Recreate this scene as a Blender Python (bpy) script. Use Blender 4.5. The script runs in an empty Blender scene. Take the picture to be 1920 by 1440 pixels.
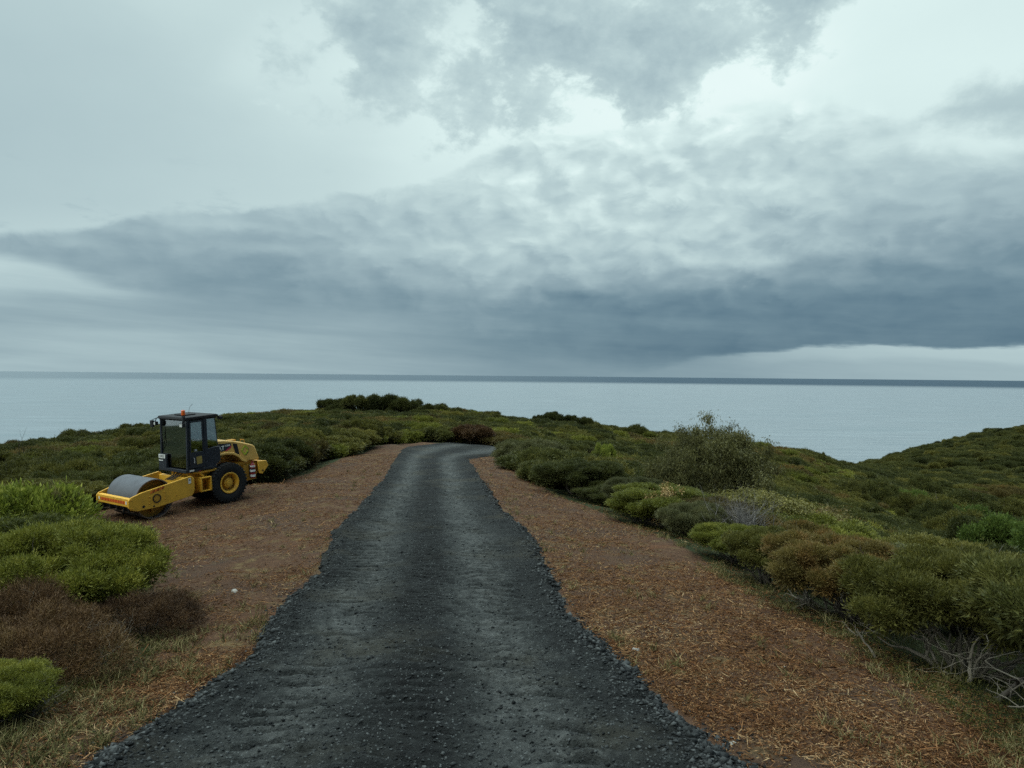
import bpy, bmesh, math, random
import numpy as np
from mathutils import Vector, Matrix, Euler, Quaternion
sc = bpy.context.scene
COL = sc.collection
R = math.radians
F = 1400.0                       # focal length in photo pixels (1920 wide)
EYE = 2.55                       # lens height above the ground under it

# ------------------------------------------------------------------ node helpers
class E:
    """a float value in a node tree, with arithmetic"""
    nt = None
    def __init__(s, v): s.v = v
    @staticmethod
    def node(t): return E.nt.nodes.new(t)
    @staticmethod
    def put(sock, v):
        if isinstance(v, E): v = v.v
        if isinstance(v, bpy.types.NodeSocket): E.nt.links.new(v, sock)
        else: sock.default_value = v
    @staticmethod
    def op(o, *a, clamp=False):
        n = E.node('ShaderNodeMath'); n.operation = o; n.use_clamp = clamp
        for i, x in enumerate(a): E.put(n.inputs[i], x)
        return E(n.outputs[0])
    def __add__(s, o): return E.op('ADD', s, o)
    __radd__ = __add__
    def __sub__(s, o): return E.op('SUBTRACT', s, o)
    def __rsub__(s, o): return E.op('SUBTRACT', o, s)
    def __mul__(s, o): return E.op('MULTIPLY', s, o)
    __rmul__ = __mul__
    def __truediv__(s, o): return E.op('DIVIDE', s, o)
    def __rtruediv__(s, o): return E.op('DIVIDE', o, s)
def fmax(a, b): return E.op('MAXIMUM', a, b)
def fmin(a, b): return E.op('MINIMUM', a, b)
def mix(a, b, t): return a + (b - a) * t
def step(x, lo, hi):
    n = E.node('ShaderNodeMapRange'); n.interpolation_type = 'SMOOTHSTEP'
    E.put(n.inputs[0], x); E.put(n.inputs[1], lo); E.put(n.inputs[2], hi)
    return E(n.outputs[0])
def lin(x, a, b, c, d):
    n = E.node('ShaderNodeMapRange')
    E.put(n.inputs[0], x)
    for i, q in enumerate((a, b, c, d)): E.put(n.inputs[i + 1], q)
    return E(n.outputs[0])
def vec(x, y, z=0.0):
    n = E.node('ShaderNodeCombineXYZ')
    for i, q in enumerate((x, y, z)): E.put(n.inputs[i], q)
    return n.outputs[0]
def noise(p, scale, detail=4, rough=.5, dist=0.0, lac=2.0, dim='3D'):
    n = E.node('ShaderNodeTexNoise'); n.noise_dimensions = dim
    if p is not None: E.put(n.inputs['Vector'], p)
    n.inputs['Scale'].default_value = scale; n.inputs['Detail'].default_value = detail
    n.inputs['Roughness'].default_value = rough; n.inputs['Distortion'].default_value = dist
    n.inputs['Lacunarity'].default_value = lac
    return E(n.outputs[0])
def curve(x, xs, ys, x0, x1):
    """piecewise smooth 1-D function given by knots"""
    n = E.node('ShaderNodeFloatCurve'); c = n.mapping.curves[0]
    lo, hi = min(ys), max(ys); sp = max(hi - lo, 1e-6)
    pts = [((a - x0) / (x1 - x0), (b - lo) / sp) for a, b in zip(xs, ys)]
    while len(c.points) < len(pts): c.points.new(.5, .5)
    for q, (a, b) in zip(c.points, pts): q.location = (a, b); q.handle_type = 'AUTO_CLAMPED'
    n.mapping.update()
    E.put(n.inputs['Value'], (x - x0) / (x1 - x0))
    return E(n.outputs[0]) * sp + lo
def ramp(x, stops, interp='LINEAR'):
    n = E.node('ShaderNodeValToRGB'); r = n.color_ramp; r.interpolation = interp
    while len(r.elements) < len(stops): r.elements.new(.5)
    for e, (p, c) in zip(r.elements, stops): e.position = p; e.color = (*c, 1)
    E.put(n.inputs[0], x)
    return n.outputs[0]
def s2l(r, g, b):
    f = lambda c: (c / 255 / 12.92) if c / 255 <= .04045 else ((c / 255 + .055) / 1.055) ** 2.4
    return (f(r), f(g), f(b))
def mixc(a, b, t, mode='MIX'):
    n = E.node('ShaderNodeMix'); n.data_type = 'RGBA'; n.blend_type = mode
    E.put(n.inputs[0], t)
    for i, q in ((6, a), (7, b)):
        if isinstance(q, tuple) and len(q) == 3: q = (*q, 1)
        E.put(n.inputs[i], q)
    return n.outputs[2]

# ------------------------------------------------------------------ camera
cam = bpy.data.objects.new('camera', bpy.data.cameras.new('camera')); COL.objects.link(cam)
cam.data.sensor_width = 36; cam.data.lens = F / 1920 * 36
cam.data.clip_start = .1; cam.data.clip_end = 200000
cam.location = (0, 0, EYE)
cam.rotation_euler = (Matrix.Rotation(R(90 - .655), 4, 'X') @ Matrix.Rotation(R(.54), 4, 'Z')).to_euler()
sc.camera = cam
sc.view_settings.view_transform = 'Standard'; sc.view_settings.look = 'None'
sc.view_settings.gamma = 1; sc.view_settings.exposure = 0
try: sc.cycles.max_bounces = 6; sc.cycles.transparent_max_bounces = 12; sc.cycles.diffuse_bounces = 3; sc.cycles.use_denoising = False
except Exception: pass
# ------------------------------------------------------------------ sky
def voro(p, scale, detail=2):
    n = E.node('ShaderNodeTexVoronoi'); n.feature = 'SMOOTH_F1'; n.voronoi_dimensions = '2D'
    E.put(n.inputs['Vector'], p); n.inputs['Scale'].default_value = scale
    n.inputs['Detail'].default_value = detail; n.inputs['Smoothness'].default_value = .55; n.inputs['Roughness'].default_value = .55
    n.normalize = False
    return E(n.outputs['Distance'])
def noise2(p, *a, off=0.0, **k): return noise(p, *a, dim='2D', **k)
def sky_world():
    w = bpy.data.worlds.new('World'); sc.world = w; w.use_nodes = True
    nt = w.node_tree; nt.nodes.clear(); E.nt = nt
    tc = E.node('ShaderNodeTexCoord')
    sp = E.node('ShaderNodeSeparateXYZ'); nt.links.new(tc.outputs['Generated'], sp.inputs[0])
    X, Y, Z = (E(o) for o in sp.outputs)
    az = E.op('ARCTAN2', X, Y); el = E.op('ARCSINE', Z)
    A = lambda u: math.atan((u - 960) / F)
    def El(u, v): return math.atan((704 + .0094 * (u - 960) - v) / F * math.cos(A(u)))
    def El0(v): return math.atan((704 - v) / F)
    # the edge of the picture sees the same height at a lower elevation: use the height over a unit forward distance
    h = Z / fmax(E.op('COSINE', az), .3) * 1.0
    h = E.op('ARCTANGENT', h / E.op('SQRT', fmax(1 - Z * Z, .01)))
    pos = vec(az, el * 2.0, 0)
    posw = vec(az + el * .3 + 3.1, el * 3.4)
    roll = .0094
    H = lambda v: math.atan((704 - v) / F)
    k = roll
    # turbulence that bends every boundary
    w1 = noise2(posw, 3.2, 6, .55) - .5
    w2 = noise2(vec(az + 7.7, el * 2.6), 3.6, 6, .55) - .5
    f1 = noise2(vec(az + 1.3, el * 1.8), 14, 7, .6, .3) - .5          # fine billows
    f2 = noise2(vec(az + .2 * el + 5.3, el * 6), 9, 6, .55) - .5       # flat streaks
    st1 = noise2(vec(az * 1.3 + 31, (el + az * .07) * 15), 2.2, 5, .6) - .5
    st2 = noise2(vec(az * 1.2 + 37, (el + az * .05) * 30), 2.6, 5, .6) - .5
    lf = 1 - step(az, A(500), A(1250))
    low = step(h, H(470), H(640))                                     # 1 above, 0 near the horizon
    low = 1 - step(h, H(640), H(430))
    ax = az + w1 * .10
    hy = h + w2 * mix(.11, .022, low)
    UA = [0, 213, 427, 640, 853, 1067, 1280, 1493, 1707, 1920]
    XA = [A(u) for u in UA]; X0, X1 = A(-60), A(1980)
    def table(rows, a, hh):
        """bilinear look-up of brightness rows given at photo heights"""
        tot = None
        hs = [H(v) for v, _ in rows]
        prev = curve(a, XA, rows[0][1], X0, X1)
        out = prev
        for i in range(1, len(rows)):
            c = curve(a, XA, rows[i][1], X0, X1)
            t = step(hh, hs[i - 1], hs[i])
            out = mix(out, c, t)
        return out
    back = table([
        (480, [.82, .83, .84, .86, .90, .92, .92, .90, .86, .84]),
        (370, [.775, .79, .82, .855, .915, .93, .93, .92, .90, .88]),
        (240, [.765, .785, .82, .87, .93, .95, .955, .95, .93, .93]),
        (120, [.775, .80, .85, .89, .94, .96, .965, .96, .945, .945]),
        (-20, [.80, .83, .865, .86, .90, .93, .93, .93, .935, .93]),
        (-500, [.70, .72, .74, .76, .78, .80, .80, .80, .78, .76])], ax, h + w2 * .02)
    bank = table([
        (672, [.68, .68, .67, .64, .57, .53, .50, .56, .60, .60]),
        (640, [.68, .69, .67, .64, .57, .52, .48, .475, .48, .48]),
        (600, [.68, .67, .63, .62, .59, .545, .51, .495, .49, .49]),
        (560, [.66, .63, .60, .61, .60, .56, .52, .50, .50, .51]),
        (510, [.66, .63, .615, .665, .70, .73, .68, .60, .545, .53]),
        (460, [.70, .68, .665, .715, .765, .81, .78, .73, .62, .56]),
        (400, [.75, .73, .73, .755, .80, .855, .82, .76, .70, .64]),
        (330, [.78, .77, .77, .80, .84, .865, .84, .82, .76, .71]),
        (260, [.80, .80, .80, .83, .87, .88, .88, .88, .83, .78]),
        (170, [.80, .80, .80, .85, .89, .90, .91, .91, .87, .82])], ax, hy)
    under = table([
        (704, [.74, .72, .69, .66, .63, .60, .61, .66, .69, .71]),
        (685, [.745, .715, .69, .665, .62, .575, .60, .66, .70, .72]),
        (662, [.69, .72, .69, .655, .59, .54, .58, .71, .75, .77]),
        (640, [.70, .715, .69, .67, .59, .53, .58, .71, .76, .79]),
        (610, [.67, .67, .66, .66, .60, .55, .58, .60, .60, .60]),
        (575, [.69, .68, .64, .68, .60, .55, .55, .55, .55, .55]),
        (545, [.77, .74, .67, .66, .60, .55, .55, .55, .55, .55]),
        (515, [.82, .78, .68, .66, .60, .55, .55, .55, .55, .55])], az, h + w1 * .03 + f2 * .012)
    def edge(us, vs):
        return curve(az, [A(u) for u in us], [math.atan((704 + 0 - v) / F) for v in vs], X0, X1)
    top = edge([-40, 0, 130, 230, 330, 450, 560, 640, 720, 800, 880, 940, 1000, 1100, 1250, 1350, 1500, 1600, 1680, 1760, 1850, 1960],
               [450, 447, 440, 422, 400, 394, 388, 372, 362, 345, 318, 288, 270, 262, 240, 215, 195, 190, 225, 262, 268, 262])
    bot = edge([-40, 0, 100, 200, 300, 420, 600, 800, 960, 1150, 1300, 1450, 1600, 1750, 1960],
               [492, 495, 512, 536, 560, 585, 612, 628, 655, 672, 663, 655, 646, 648, 644])
    tilt = az * .0094
    soft = curve(az, [A(0), A(500), A(900), A(1200), A(1600), A(1920)], [.008, .005, .006, .014, .02, .008], X0, X1)
    d = top - (h + w2 * .035 + f1 * .022)
    m_bank = step(d, soft * -1, soft)
    d2 = (h + w1 * .045 + st1 * .022 + f2 * .012) - bot
    m_bot = step(d2, curve(az, [A(0), A(600), A(960), A(1250), A(1400), A(1920)], [-.010, -.014, -.02, -.008, -.0035, -.003], X0, X1),
                 curve(az, [A(0), A(600), A(960), A(1250), A(1400), A(1920)], [.012, .018, .02, .008, .0035, .004], X0, X1))
    # relief on the face of the bank: billows lit along their upper rims
    wv = vec(az + w1 * .10 + f1 * .05, (el + w2 * .05 + f1 * .035) * 1.5, 2.2)
    wv2 = vec(az + w1 * .10 + f1 * .05 + .012, (el + w2 * .05 + f1 * .035 + .014) * 1.5, 2.2)
    puff = voro(wv, 15, 1.5) - voro(wv2, 15, 1.5)                         # lumps lit from above
    em = noise2(vec(az + 4.4, el * 1.7), 8, 6, .6, .15) - noise2(vec(az + 4.406, (el + .012) * 1.7), 8, 6, .6, .15)
    big = noise2(vec(az + 14.4, el * 2.4), 5, 3, .5, .3) - .5
    hi = 1 - low
    mid = curve(az, [A(0), A(400), A(820), A(1000), A(1300), A(1600), A(1920)], [.30, .35, .75, 1.0, .95, .6, .35], X0, X1)
    rel = f1 * mix(.07, .04, low) + f2 * .06 + (puff * -.14 + em * .13) * mix(.15, 1.0, hi) * mid + big * mix(.04, .06, hi) + st1 * low * .07 + st2 * low * .035
    rim = (1 - step(d, .0, .035)) * .035 * step(ax, A(300), A(900))
    bankv = bank + rel + rim
    underv = under + st1 * mix(.08, .12, lf) + st2 * mix(.02, .045, lf) + f1 * .015
    # ragged cloud overhead
    pU = vec(az * 1.0 - el * .45 + 9.2, el * 1.5 + az * .3)
    nU = noise2(pU, 5.5, 8, .60, .08)
    nF = noise2(pU, 17, 7, .62, .12)
    hiU = edge([-40, 300, 440, 500, 560, 620, 680, 800, 1960], [400, 330, 170, 115, 62, 10, -60, -900, -900])
    loU = edge([-40, 300, 430, 500, 560, 640, 760, 830, 950, 1060, 1150, 1280, 1400, 1480, 1540, 1640, 1960],
               [-200, 20, 120, 168, 186, 150, 165, 208, 222, 222, 226, 195, 150, 95, 20, -60, -200])
    core = fmin(h - loU, hiU - h)
    dU = fmin(core / .05, 1.0) + .34 + (nU - .5) * 7.2 + (nF - .5) * 3.8
    mU = step(dU, -.15, 1.0)
    emU = nU - noise2(vec(az - el * .45 + 9.21, (el + .014) * 1.5 + az * .3), 5.5, 8, .60, .08)
    tU = mix(.85, .74, step(dU, .3, 2.2)) + (nF - .5) * .13 + emU * .42
    bright = (1 - step(E.op('ABSOLUTE', core), 0, .09)) * .025
    # thin wisps to the right
    loR = step(fmin(h - edge([-40, 1500, 1660, 1760, 1850, 1960], [-300, 0, 236, 252, 262, 265]),
                    edge([-40, 1500, 1660, 1720, 1800, 1960], [200, 240, 222, 195, 135, 110]) - h) / .03 + (nF - .5) * 2.4, -.2, 1.6)
    small = step(noise2(vec(az + 21, el * 3.2), 9, 6, .6), .58, .72) * (1 - step(h, H(420), H(260))) * .05
    t = back + bright - small + (nF - .5) * .012
    t = mix(t, .745 + (nF - .5) * .10, loR * .85)
    t = mix(t, tU, mU * .95)
    t = mix(t, bankv, m_bank)
    t = mix(underv, t, m_bot)
    t = t + roll * 0
    col = ramp(t, [(0, s2l(40, 60, 76)), (.35, s2l(64, 90, 112)), (.45, s2l(86, 116, 134)), (.55, s2l(115, 142, 155)), (.65, s2l(144, 168, 177)),
                   (.75, s2l(171, 194, 199)), (.85, s2l(195, 217, 218)), (.95, s2l(221, 242, 240)), (1.0, s2l(238, 254, 252))])
    below = step(Z, -.02, -.002)
    col = mixc((.05, .07, .08), col, below)
    bg = E.node('ShaderNodeBackground'); E.put(bg.inputs[0], col); E.put(bg.inputs[1], 1.0 + 3.4 * step(Z, .48, .80) + .25 * (1 - step(Y, -.6, .1)) * step(Z, 0, .1))   # overcast sky, raised out of view overhead and behind to light the land
    st = E.node('ShaderNodeTexSky'); st.sky_type = 'NISHITA'; st.sun_disc = False
    st.sun_elevation = R(SUN_EL); st.sun_rotation = R(SUN_AZ)
    b2 = E.node('ShaderNodeBackground'); E.put(b2.inputs[0], st.outputs[0]); b2.inputs[1].default_value = .08
    ms = E.node('ShaderNodeMixShader'); ms.inputs[0].default_value = .975
    nt.links.new(b2.outputs[0], ms.inputs[1]); nt.links.new(bg.outputs[0], ms.inputs[2])
    out = E.node('ShaderNodeOutputWorld'); nt.links.new(ms.outputs[0], out.inputs[0])
SUN_EL, SUN_AZ = 58, 20
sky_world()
sc.world.cycles.sampling_method = 'MANUAL'; sc.world.cycles.sample_map_resolution = 512
sc.cycles.use_adaptive_sampling = True; sc.cycles.adaptive_threshold = .012; sc.cycles.adaptive_min_samples = 8
sun = bpy.data.objects.new('sun', bpy.data.lights.new('sun', 'SUN')); COL.objects.link(sun)
sun.data.energy = 1.1; sun.data.angle = R(22); sun.data.color = (1, .97, .90)
sd = Vector((math.sin(R(SUN_AZ)) * math.cos(R(SUN_EL)), math.cos(R(SUN_AZ)) * math.cos(R(SUN_EL)), math.sin(R(SUN_EL))))
sun.rotation_euler = sd.to_track_quat('Z', 'Y').to_euler(); sun.location = sd * 50
# ------------------------------------------------------------------ numpy noise
_rs = np.random.RandomState(7)
_perm = _rs.rand(256, 256)
def vnoise(x, y, s=1.0, o=0):
    """smooth value noise, 0..1"""
    x = np.asarray(x, float) / s + 13.7 * o + 1000; y = np.asarray(y, float) / s + 5.3 * o + 1000
    xi = np.floor(x).astype(int); yi = np.floor(y).astype(int); fx = x - xi; fy = y - yi
    fx = fx * fx * (3 - 2 * fx); fy = fy * fy * (3 - 2 * fy)
    g = lambda a, b: _perm[(a + o * 37) % 256, (b + o * 11) % 256]
    return (g(xi, yi) * (1 - fx) + g(xi + 1, yi) * fx) * (1 - fy) + (g(xi, yi + 1) * (1 - fx) + g(xi + 1, yi + 1) * fx) * fy
def fbm(x, y, s=1.0, n=4, o=0):
    t = 0; a = .5; w = 0
    for i in range(n):
        t = t + a * vnoise(x, y, s, o + i); w += a; a *= .5; s *= .5
    return t / w
def sstep(x, a, b):
    t = np.clip((x - a) / (b - a), 0, 1); return t * t * (3 - 2 * t)

# ------------------------------------------------------------------ terrain height (drop below the lens, by bearing and distance)
TY = [0, 6, 12, 20, 30, 45, 60, 80, 100, 130, 160, 200, 250, 320, 420, 600]
TU = [-150, 0, 250, 450, 620, 740, 850, 950, 1100, 1300, 1500, 1700, 1920, 2100]
TD = [
 [2.55, 3.05, 4.0, 4.9, 5.9, 7.3, 9.0, 11, 13, 19, 27, 38, 50, 62, 72, 78],
 [2.55, 3.0, 3.85, 4.65, 5.6, 6.9, 8.0, 9.7, 11.9, 17, 25, 37, 50, 62, 72, 78],
 [2.55, 3.0, 3.7, 4.40, 4.95, 5.9, 6.8, 7.8, 9.0, 12.8, 20, 33, 48, 62, 72, 78],
 [2.55, 3.0, 3.6, 4.12, 4.58, 5.3, 5.9, 6.8, 7.4, 8.2, 13, 27, 44, 60, 72, 78],
 [2.55, 2.97, 3.52, 3.97, 4.38, 4.8, 5.5, 6.6, 7.1, 7.7, 10, 21, 38, 58, 72, 78],
 [2.55, 2.97, 3.5, 3.93, 4.28, 4.68, 5.3, 6.5, 7.1, 7.7, 10, 21, 38, 58, 72, 78],
 [2.55, 2.97, 3.5, 3.93, 4.28, 4.68, 5.4, 6.7, 7.1, 7.6, 11.5, 23, 40, 58, 72, 78],
 [2.55, 2.97, 3.5, 3.95, 4.33, 4.78, 5.7, 7.1, 8.0, 9.3, 14, 26, 42, 60, 72, 78],
 [2.55, 2.97, 3.5, 4.02, 4.75, 6.3, 7.6, 8.8, 9.2, 10.0, 14, 26, 42, 60, 72, 78],
 [2.55, 2.97, 3.53, 4.25, 5.8, 8.0, 9.5, 10.6, 11.2, 11.9, 15, 27, 42, 60, 72, 78],
 [2.55, 3.0, 3.65, 4.9, 6.9, 9.4, 11.8, 13.5, 14.3, 15.4, 17.6, 27, 42, 60, 72, 78],
 [2.55, 3.05, 3.95, 5.5, 7.9, 11.2, 14, 17, 19.3, 21.4, 23.3, 24.3, 25, 45, 68, 78],
 [2.55, 3.1, 4.2, 6.0, 8.5, 12.5, 16, 20, 22.5, 23.2, 22, 19.4, 16.6, 30, 55, 76],
 [2.55, 3.1, 4.3, 6.2, 9, 13, 17, 21, 23, 22.5, 20.5, 17, 12.5, 26, 50, 74]]
_AU = np.array([(u - 960) / F for u in TU]); _SY = np.log(np.array(TY) + 10.0); _TD = np.array(TD)
_NA, _NS = 240, 260
_ga = np.linspace(_AU[0], _AU[-1], _NA); _gs = np.linspace(_SY[0], _SY[-1], _NS)
_t1 = np.array([np.interp(_gs, _SY, row) for row in _TD])
_G = np.array([np.interp(_ga, _AU, _t1[:, j]) for j in range(_NS)]).T
for _ in range(34):
    p = np.pad(_G, 1, mode='edge'); _G = .5 * _G + .125 * (p[:-2, 1:-1] + p[2:, 1:-1] + p[1:-1, :-2] + p[1:-1, 2:])
_G[:, 0] = 2.55
def drop(x, y):
    x = np.asarray(x, float); y = np.asarray(y, float)
    yy = np.maximum(y, 0)
    a = np.clip(x / np.maximum(yy, 5.0), _ga[0], _ga[-1]); s = np.clip(np.log(yy + 10), _gs[0], _gs[-1])
    i = (a - _ga[0]) / (_ga[1] - _ga[0]); j = (s - _gs[0]) / (_gs[1] - _gs[0])
    i0 = np.clip(i.astype(int), 0, _NA - 2); j0 = np.clip(j.astype(int), 0, _NS - 2); fi = i - i0; fj = j - j0
    return (_G[i0, j0] * (1 - fi) + _G[i0 + 1, j0] * fi) * (1 - fj) + (_G[i0, j0 + 1] * (1 - fi) + _G[i0 + 1, j0 + 1] * fi) * fj
RP0 = (-10.07, 25.44, 4.33); RP1 = (-11.57, 23.31, 4.47)      # the stand the machine is parked on: rear axle, drum, with their drops
def zbase(x, y):
    z = EYE - drop(x, y); x = np.asarray(x, float); y = np.asarray(y, float)
    ex, ey = RP1[0] - RP0[0], RP1[1] - RP0[1]; t = ((x - RP0[0]) * ex + (y - RP0[1]) * ey) / (ex * ex + ey * ey)
    tc = np.clip(t, -.4, 1.4); d = np.hypot(x - RP0[0] - tc * ex, y - RP0[1] - tc * ey)
    pl = EYE - (RP0[2] + (RP1[2] - RP0[2]) * t)
    return z + (np.clip(pl, z - 1, z + 1) - z) * (1 - sstep(d, 1.2, 4.0))
def hit(u, v):
    """ground point seen at a photo pixel (used only to read the road's and verge's plan off the photograph)"""
    a = (u - 960) / F; hz = 704 + .0094 * (u - 960); m = (v - hz) / F
    Y = np.linspace(3, 300, 6000); d = drop(a * Y, Y) - m * Y
    k = np.argmax(d < 0); return (a * Y[k], Y[k])
LE = [hit(*p) for p in [(165, 1440), (360, 1310), (470, 1232), (512, 1150), (600, 1062), (624, 1000), (690, 930), (718, 900), (736, 870), (756, 842)]]
RE = [hit(*p) for p in [(1400, 1440), (1255, 1310), (1100, 1180), (1040, 1075), (1008, 1010), (950, 960), (915, 910), (893, 880), (882, 862)]]
LE = [(-2.75, -6), (-2.8, 3.0)] + sorted(LE, key=lambda p: p[1]); RE = [(1.75, -6), (1.8, 3.0)] + sorted(RE, key=lambda p: p[1])
_ly = LE[-1][1]; _ry = RE[-1][1]
LE += [(LE[-1][0] + .6, _ly + 4), (LE[-1][0] + 2.4, _ly + 9), (LE[-1][0] + 4.6, _ly + 12)]
RE += [(RE[-1][0] + .7, _ry + 2.4), (RE[-1][0] + 1.8, _ry + 4.2), (RE[-1][0] + 3.4, _ry + 8)]
def road_l(y): return np.interp(y, [p[1] for p in LE], [p[0] for p in LE])
def road_r(y): return np.interp(y, [p[1] for p in RE], [p[0] for p in RE])
ROAD_END = max(_ly + 11, _ry + 6)
print('road', [(round(a, 1), round(b, 1)) for a, b in LE], [(round(a, 1), round(b, 1)) for a, b in RE])
CLR = [(4.7, -6), (4.35, 6), (4.5, 9.5), (4.1, 13), (4.25, 16.5), (3.9, 19.7), (3.2, 23.5), (2.0, 28), (.6, 34), (-.6, 41), (-.9, 47), (.8, 50), (3.5, 51), (5.5, 53), (4.5, 56.5),
       (0, 56.5), (-4, 57.5), (-8.2, 55.5), (-9.2, 48), (-9.2, 37), (-9.6, 30.5), (-10.8, 28.3), (-13.2, 26.2), (-13.6, 22), (-11.6, 18.6), (-9.4, 17.6), (-7.8, 15.8), (-6.0, 12.4), (-4.3, 9), (-4.1, 6), (-4.6, -6)]
def dist_in(x, y, poly=CLR):
    """signed distance to the cleared verge: positive inside"""
    x = np.asarray(x, float); y = np.asarray(y, float)
    d = np.full(x.shape, 1e9); ins = np.zeros(x.shape, bool)
    for (x0, y0), (x1, y1) in zip(poly, poly[1:] + poly[:1]):
        ex, ey = x1 - x0, y1 - y0
        t = np.clip(((x - x0) * ex + (y - y0) * ey) / (ex * ex + ey * ey), 0, 1)
        d = np.minimum(d, np.hypot(x - x0 - t * ex, y - y0 - t * ey))
        c = ((y0 > y) != (y1 > y)) & (x < (x1 - x0) * (y - y0) / (y1 - y0 + 1e-12) + x0)
        ins ^= c
    return np.where(ins, d, -d)
def zground(x, y):
    x = np.asarray(x, float); y = np.asarray(y, float)
    far = sstep(y, 20, 90)
    n = (fbm(x, y, 3.2, 3, 1) - .5) * (.22 + 1.1 * far) + (fbm(x, y, 26, 2, 4) - .5) * 2.4 * far * sstep(y, 60, 160)
    inr = np.minimum(x - road_l(y), road_r(y) - x)
    n = n * (1 - .85 * sstep(inr, -1.2, .2) * (y < ROAD_END + 2))
    fine = (fbm(x, y, .35, 3, 9) - .5) * .07 * (1 - sstep(y, 18, 30))
    return zbase(x, y) + n + fine * (1 - sstep(inr, -.3, .2))
def zroad(x, y):
    """top of the gravel bed"""
    inr = np.minimum(x - road_l(y), road_r(y) - x)
    b = zbase(x, y)
    w = (road_r(y) - road_l(y)); t = (x - road_l(y)) / w
    bed = .085 * sstep(inr, -.02, .38)
    # two compacted wheel tracks, a loose crown between and windrows at the edges
    tr = np.exp(-((t - .27) / .11) ** 2) + np.exp(-((t - .70) / .12) ** 2)
    bed = bed - .045 * tr * sstep(inr, .1, .5) + .035 * np.exp(-((inr - .28) / .16) ** 2)
    near = 1 - sstep(y, 22, 40)
    ph = y * 1.0 + (fbm(x, y, 1.4, 2, 3) - .5) * .5
    lug = np.sin((ph + np.abs(t - .70) * 1.6) * 2 * np.pi / .31) * np.exp(-((t - .72) / .12) ** 2) + np.sin((ph - (t - .25) * .9) * 2 * np.pi / .27) * np.exp(-((t - .20) / .13) ** 2) \
        + .6 * np.sin((ph + t * .7) * 2 * np.pi / .22) * np.exp(-((t - .47) / .12) ** 2)
    patch = sstep(fbm(x, y, 1.3, 3, 6), .36, .54)
    bed = bed + (np.maximum(lug, 0) * .012 - np.maximum(-lug, 0) ** 1.7 * .105) * patch * near
    rough = (fbm(x, y, .18, 4, 12) - .5) * .050 + (fbm(x, y, 1.1, 3, 15) - .5) * .09 + (fbm(x, y, .06, 2, 19) - .5) * .026 * (1 - sstep(y, 8, 14))
    edge = 1 + 1.0 * (1 - sstep(inr, .1, .7))
    cross = (np.sin(y * .9 + 1.3) * .5 + (fbm(x, y, 5, 2, 22) - .5)) * .035 * sstep(y, 20, 30)
    return b + bed + rough * edge * (.5 + .5 * near) + cross
def top_z(x, y):
    inr = np.minimum(x - road_l(y), road_r(y) - x)
    return np.where((inr > .0) & (y < ROAD_END), zroad(x, y), zground(x, y))

# ------------------------------------------------------------------ mesh helpers
def npmesh(name, verts, faces, mat=None, nper=None, smooth=False):
    """mesh from arrays: faces is (n, k)"""
    verts = np.asarray(verts, np.float32); faces = np.asarray(faces, np.int32)
    me = bpy.data.meshes.new(name); n, k = faces.shape
    me.vertices.add(len(verts)); me.vertices.foreach_set('co', verts.ravel())
    me.loops.add(n * k); me.loops.foreach_set('vertex_index', faces.ravel())
    me.polygons.add(n); me.polygons.foreach_set('loop_start', np.arange(n, dtype=np.int32) * k)
    me.update(calc_edges=True)
    if smooth: me.polygons.foreach_set('use_smooth', np.ones(n, bool))
    if mat: me.materials.append(mat)
    return me
def link(name, data, parent=None, **props):
    o = bpy.data.objects.new(name, data); COL.objects.link(o)
    if parent: o.parent = parent
    for k, v in props.items(): o[k] = v
    return o
def grid_faces(nr, nc):
    i = np.arange((nr - 1) * (nc - 1)); r = i // (nc - 1); c = i % (nc - 1); a = r * nc + c
    return np.stack([a, a + 1, a + nc + 1, a + nc], 1)
def newmat(name):
    m = bpy.data.materials.new(name); m.use_nodes = True; nt = m.node_tree; nt.nodes.clear(); E.nt = nt
    return m, nt
def finish(nt, shader, disp=None):
    o = E.node('ShaderNodeOutputMaterial'); nt.links.new(shader, o.inputs[0])
def bsdf(color, rough=.8, metal=0.0, spec=.3, normal=None, **kw):
    b = E.node('ShaderNodeBsdfPrincipled')
    for n_, v in (('Base Color', color), ('Roughness', rough), ('Metallic', metal), ('Specular IOR Level', spec)):
        if isinstance(v, tuple) and len(v) == 3: v = (*v, 1)
        E.put(b.inputs[n_], v)
    for k, v in kw.items():
        E.put(b.inputs[k.replace('_', ' ')], v)
    if normal is not None: E.nt.links.new(normal, b.inputs['Normal'])
    return b.outputs[0]
def bump(h, strength=.5, dist=.01):
    n = E.node('ShaderNodeBump'); n.inputs['Strength'].default_value = strength; n.inputs['Distance'].default_value = dist
    E.put(n.inputs['Height'], h); return n.outputs[0]
def gpos():
    g = E.node('ShaderNodeNewGeometry'); return g.outputs['Position']

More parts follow.
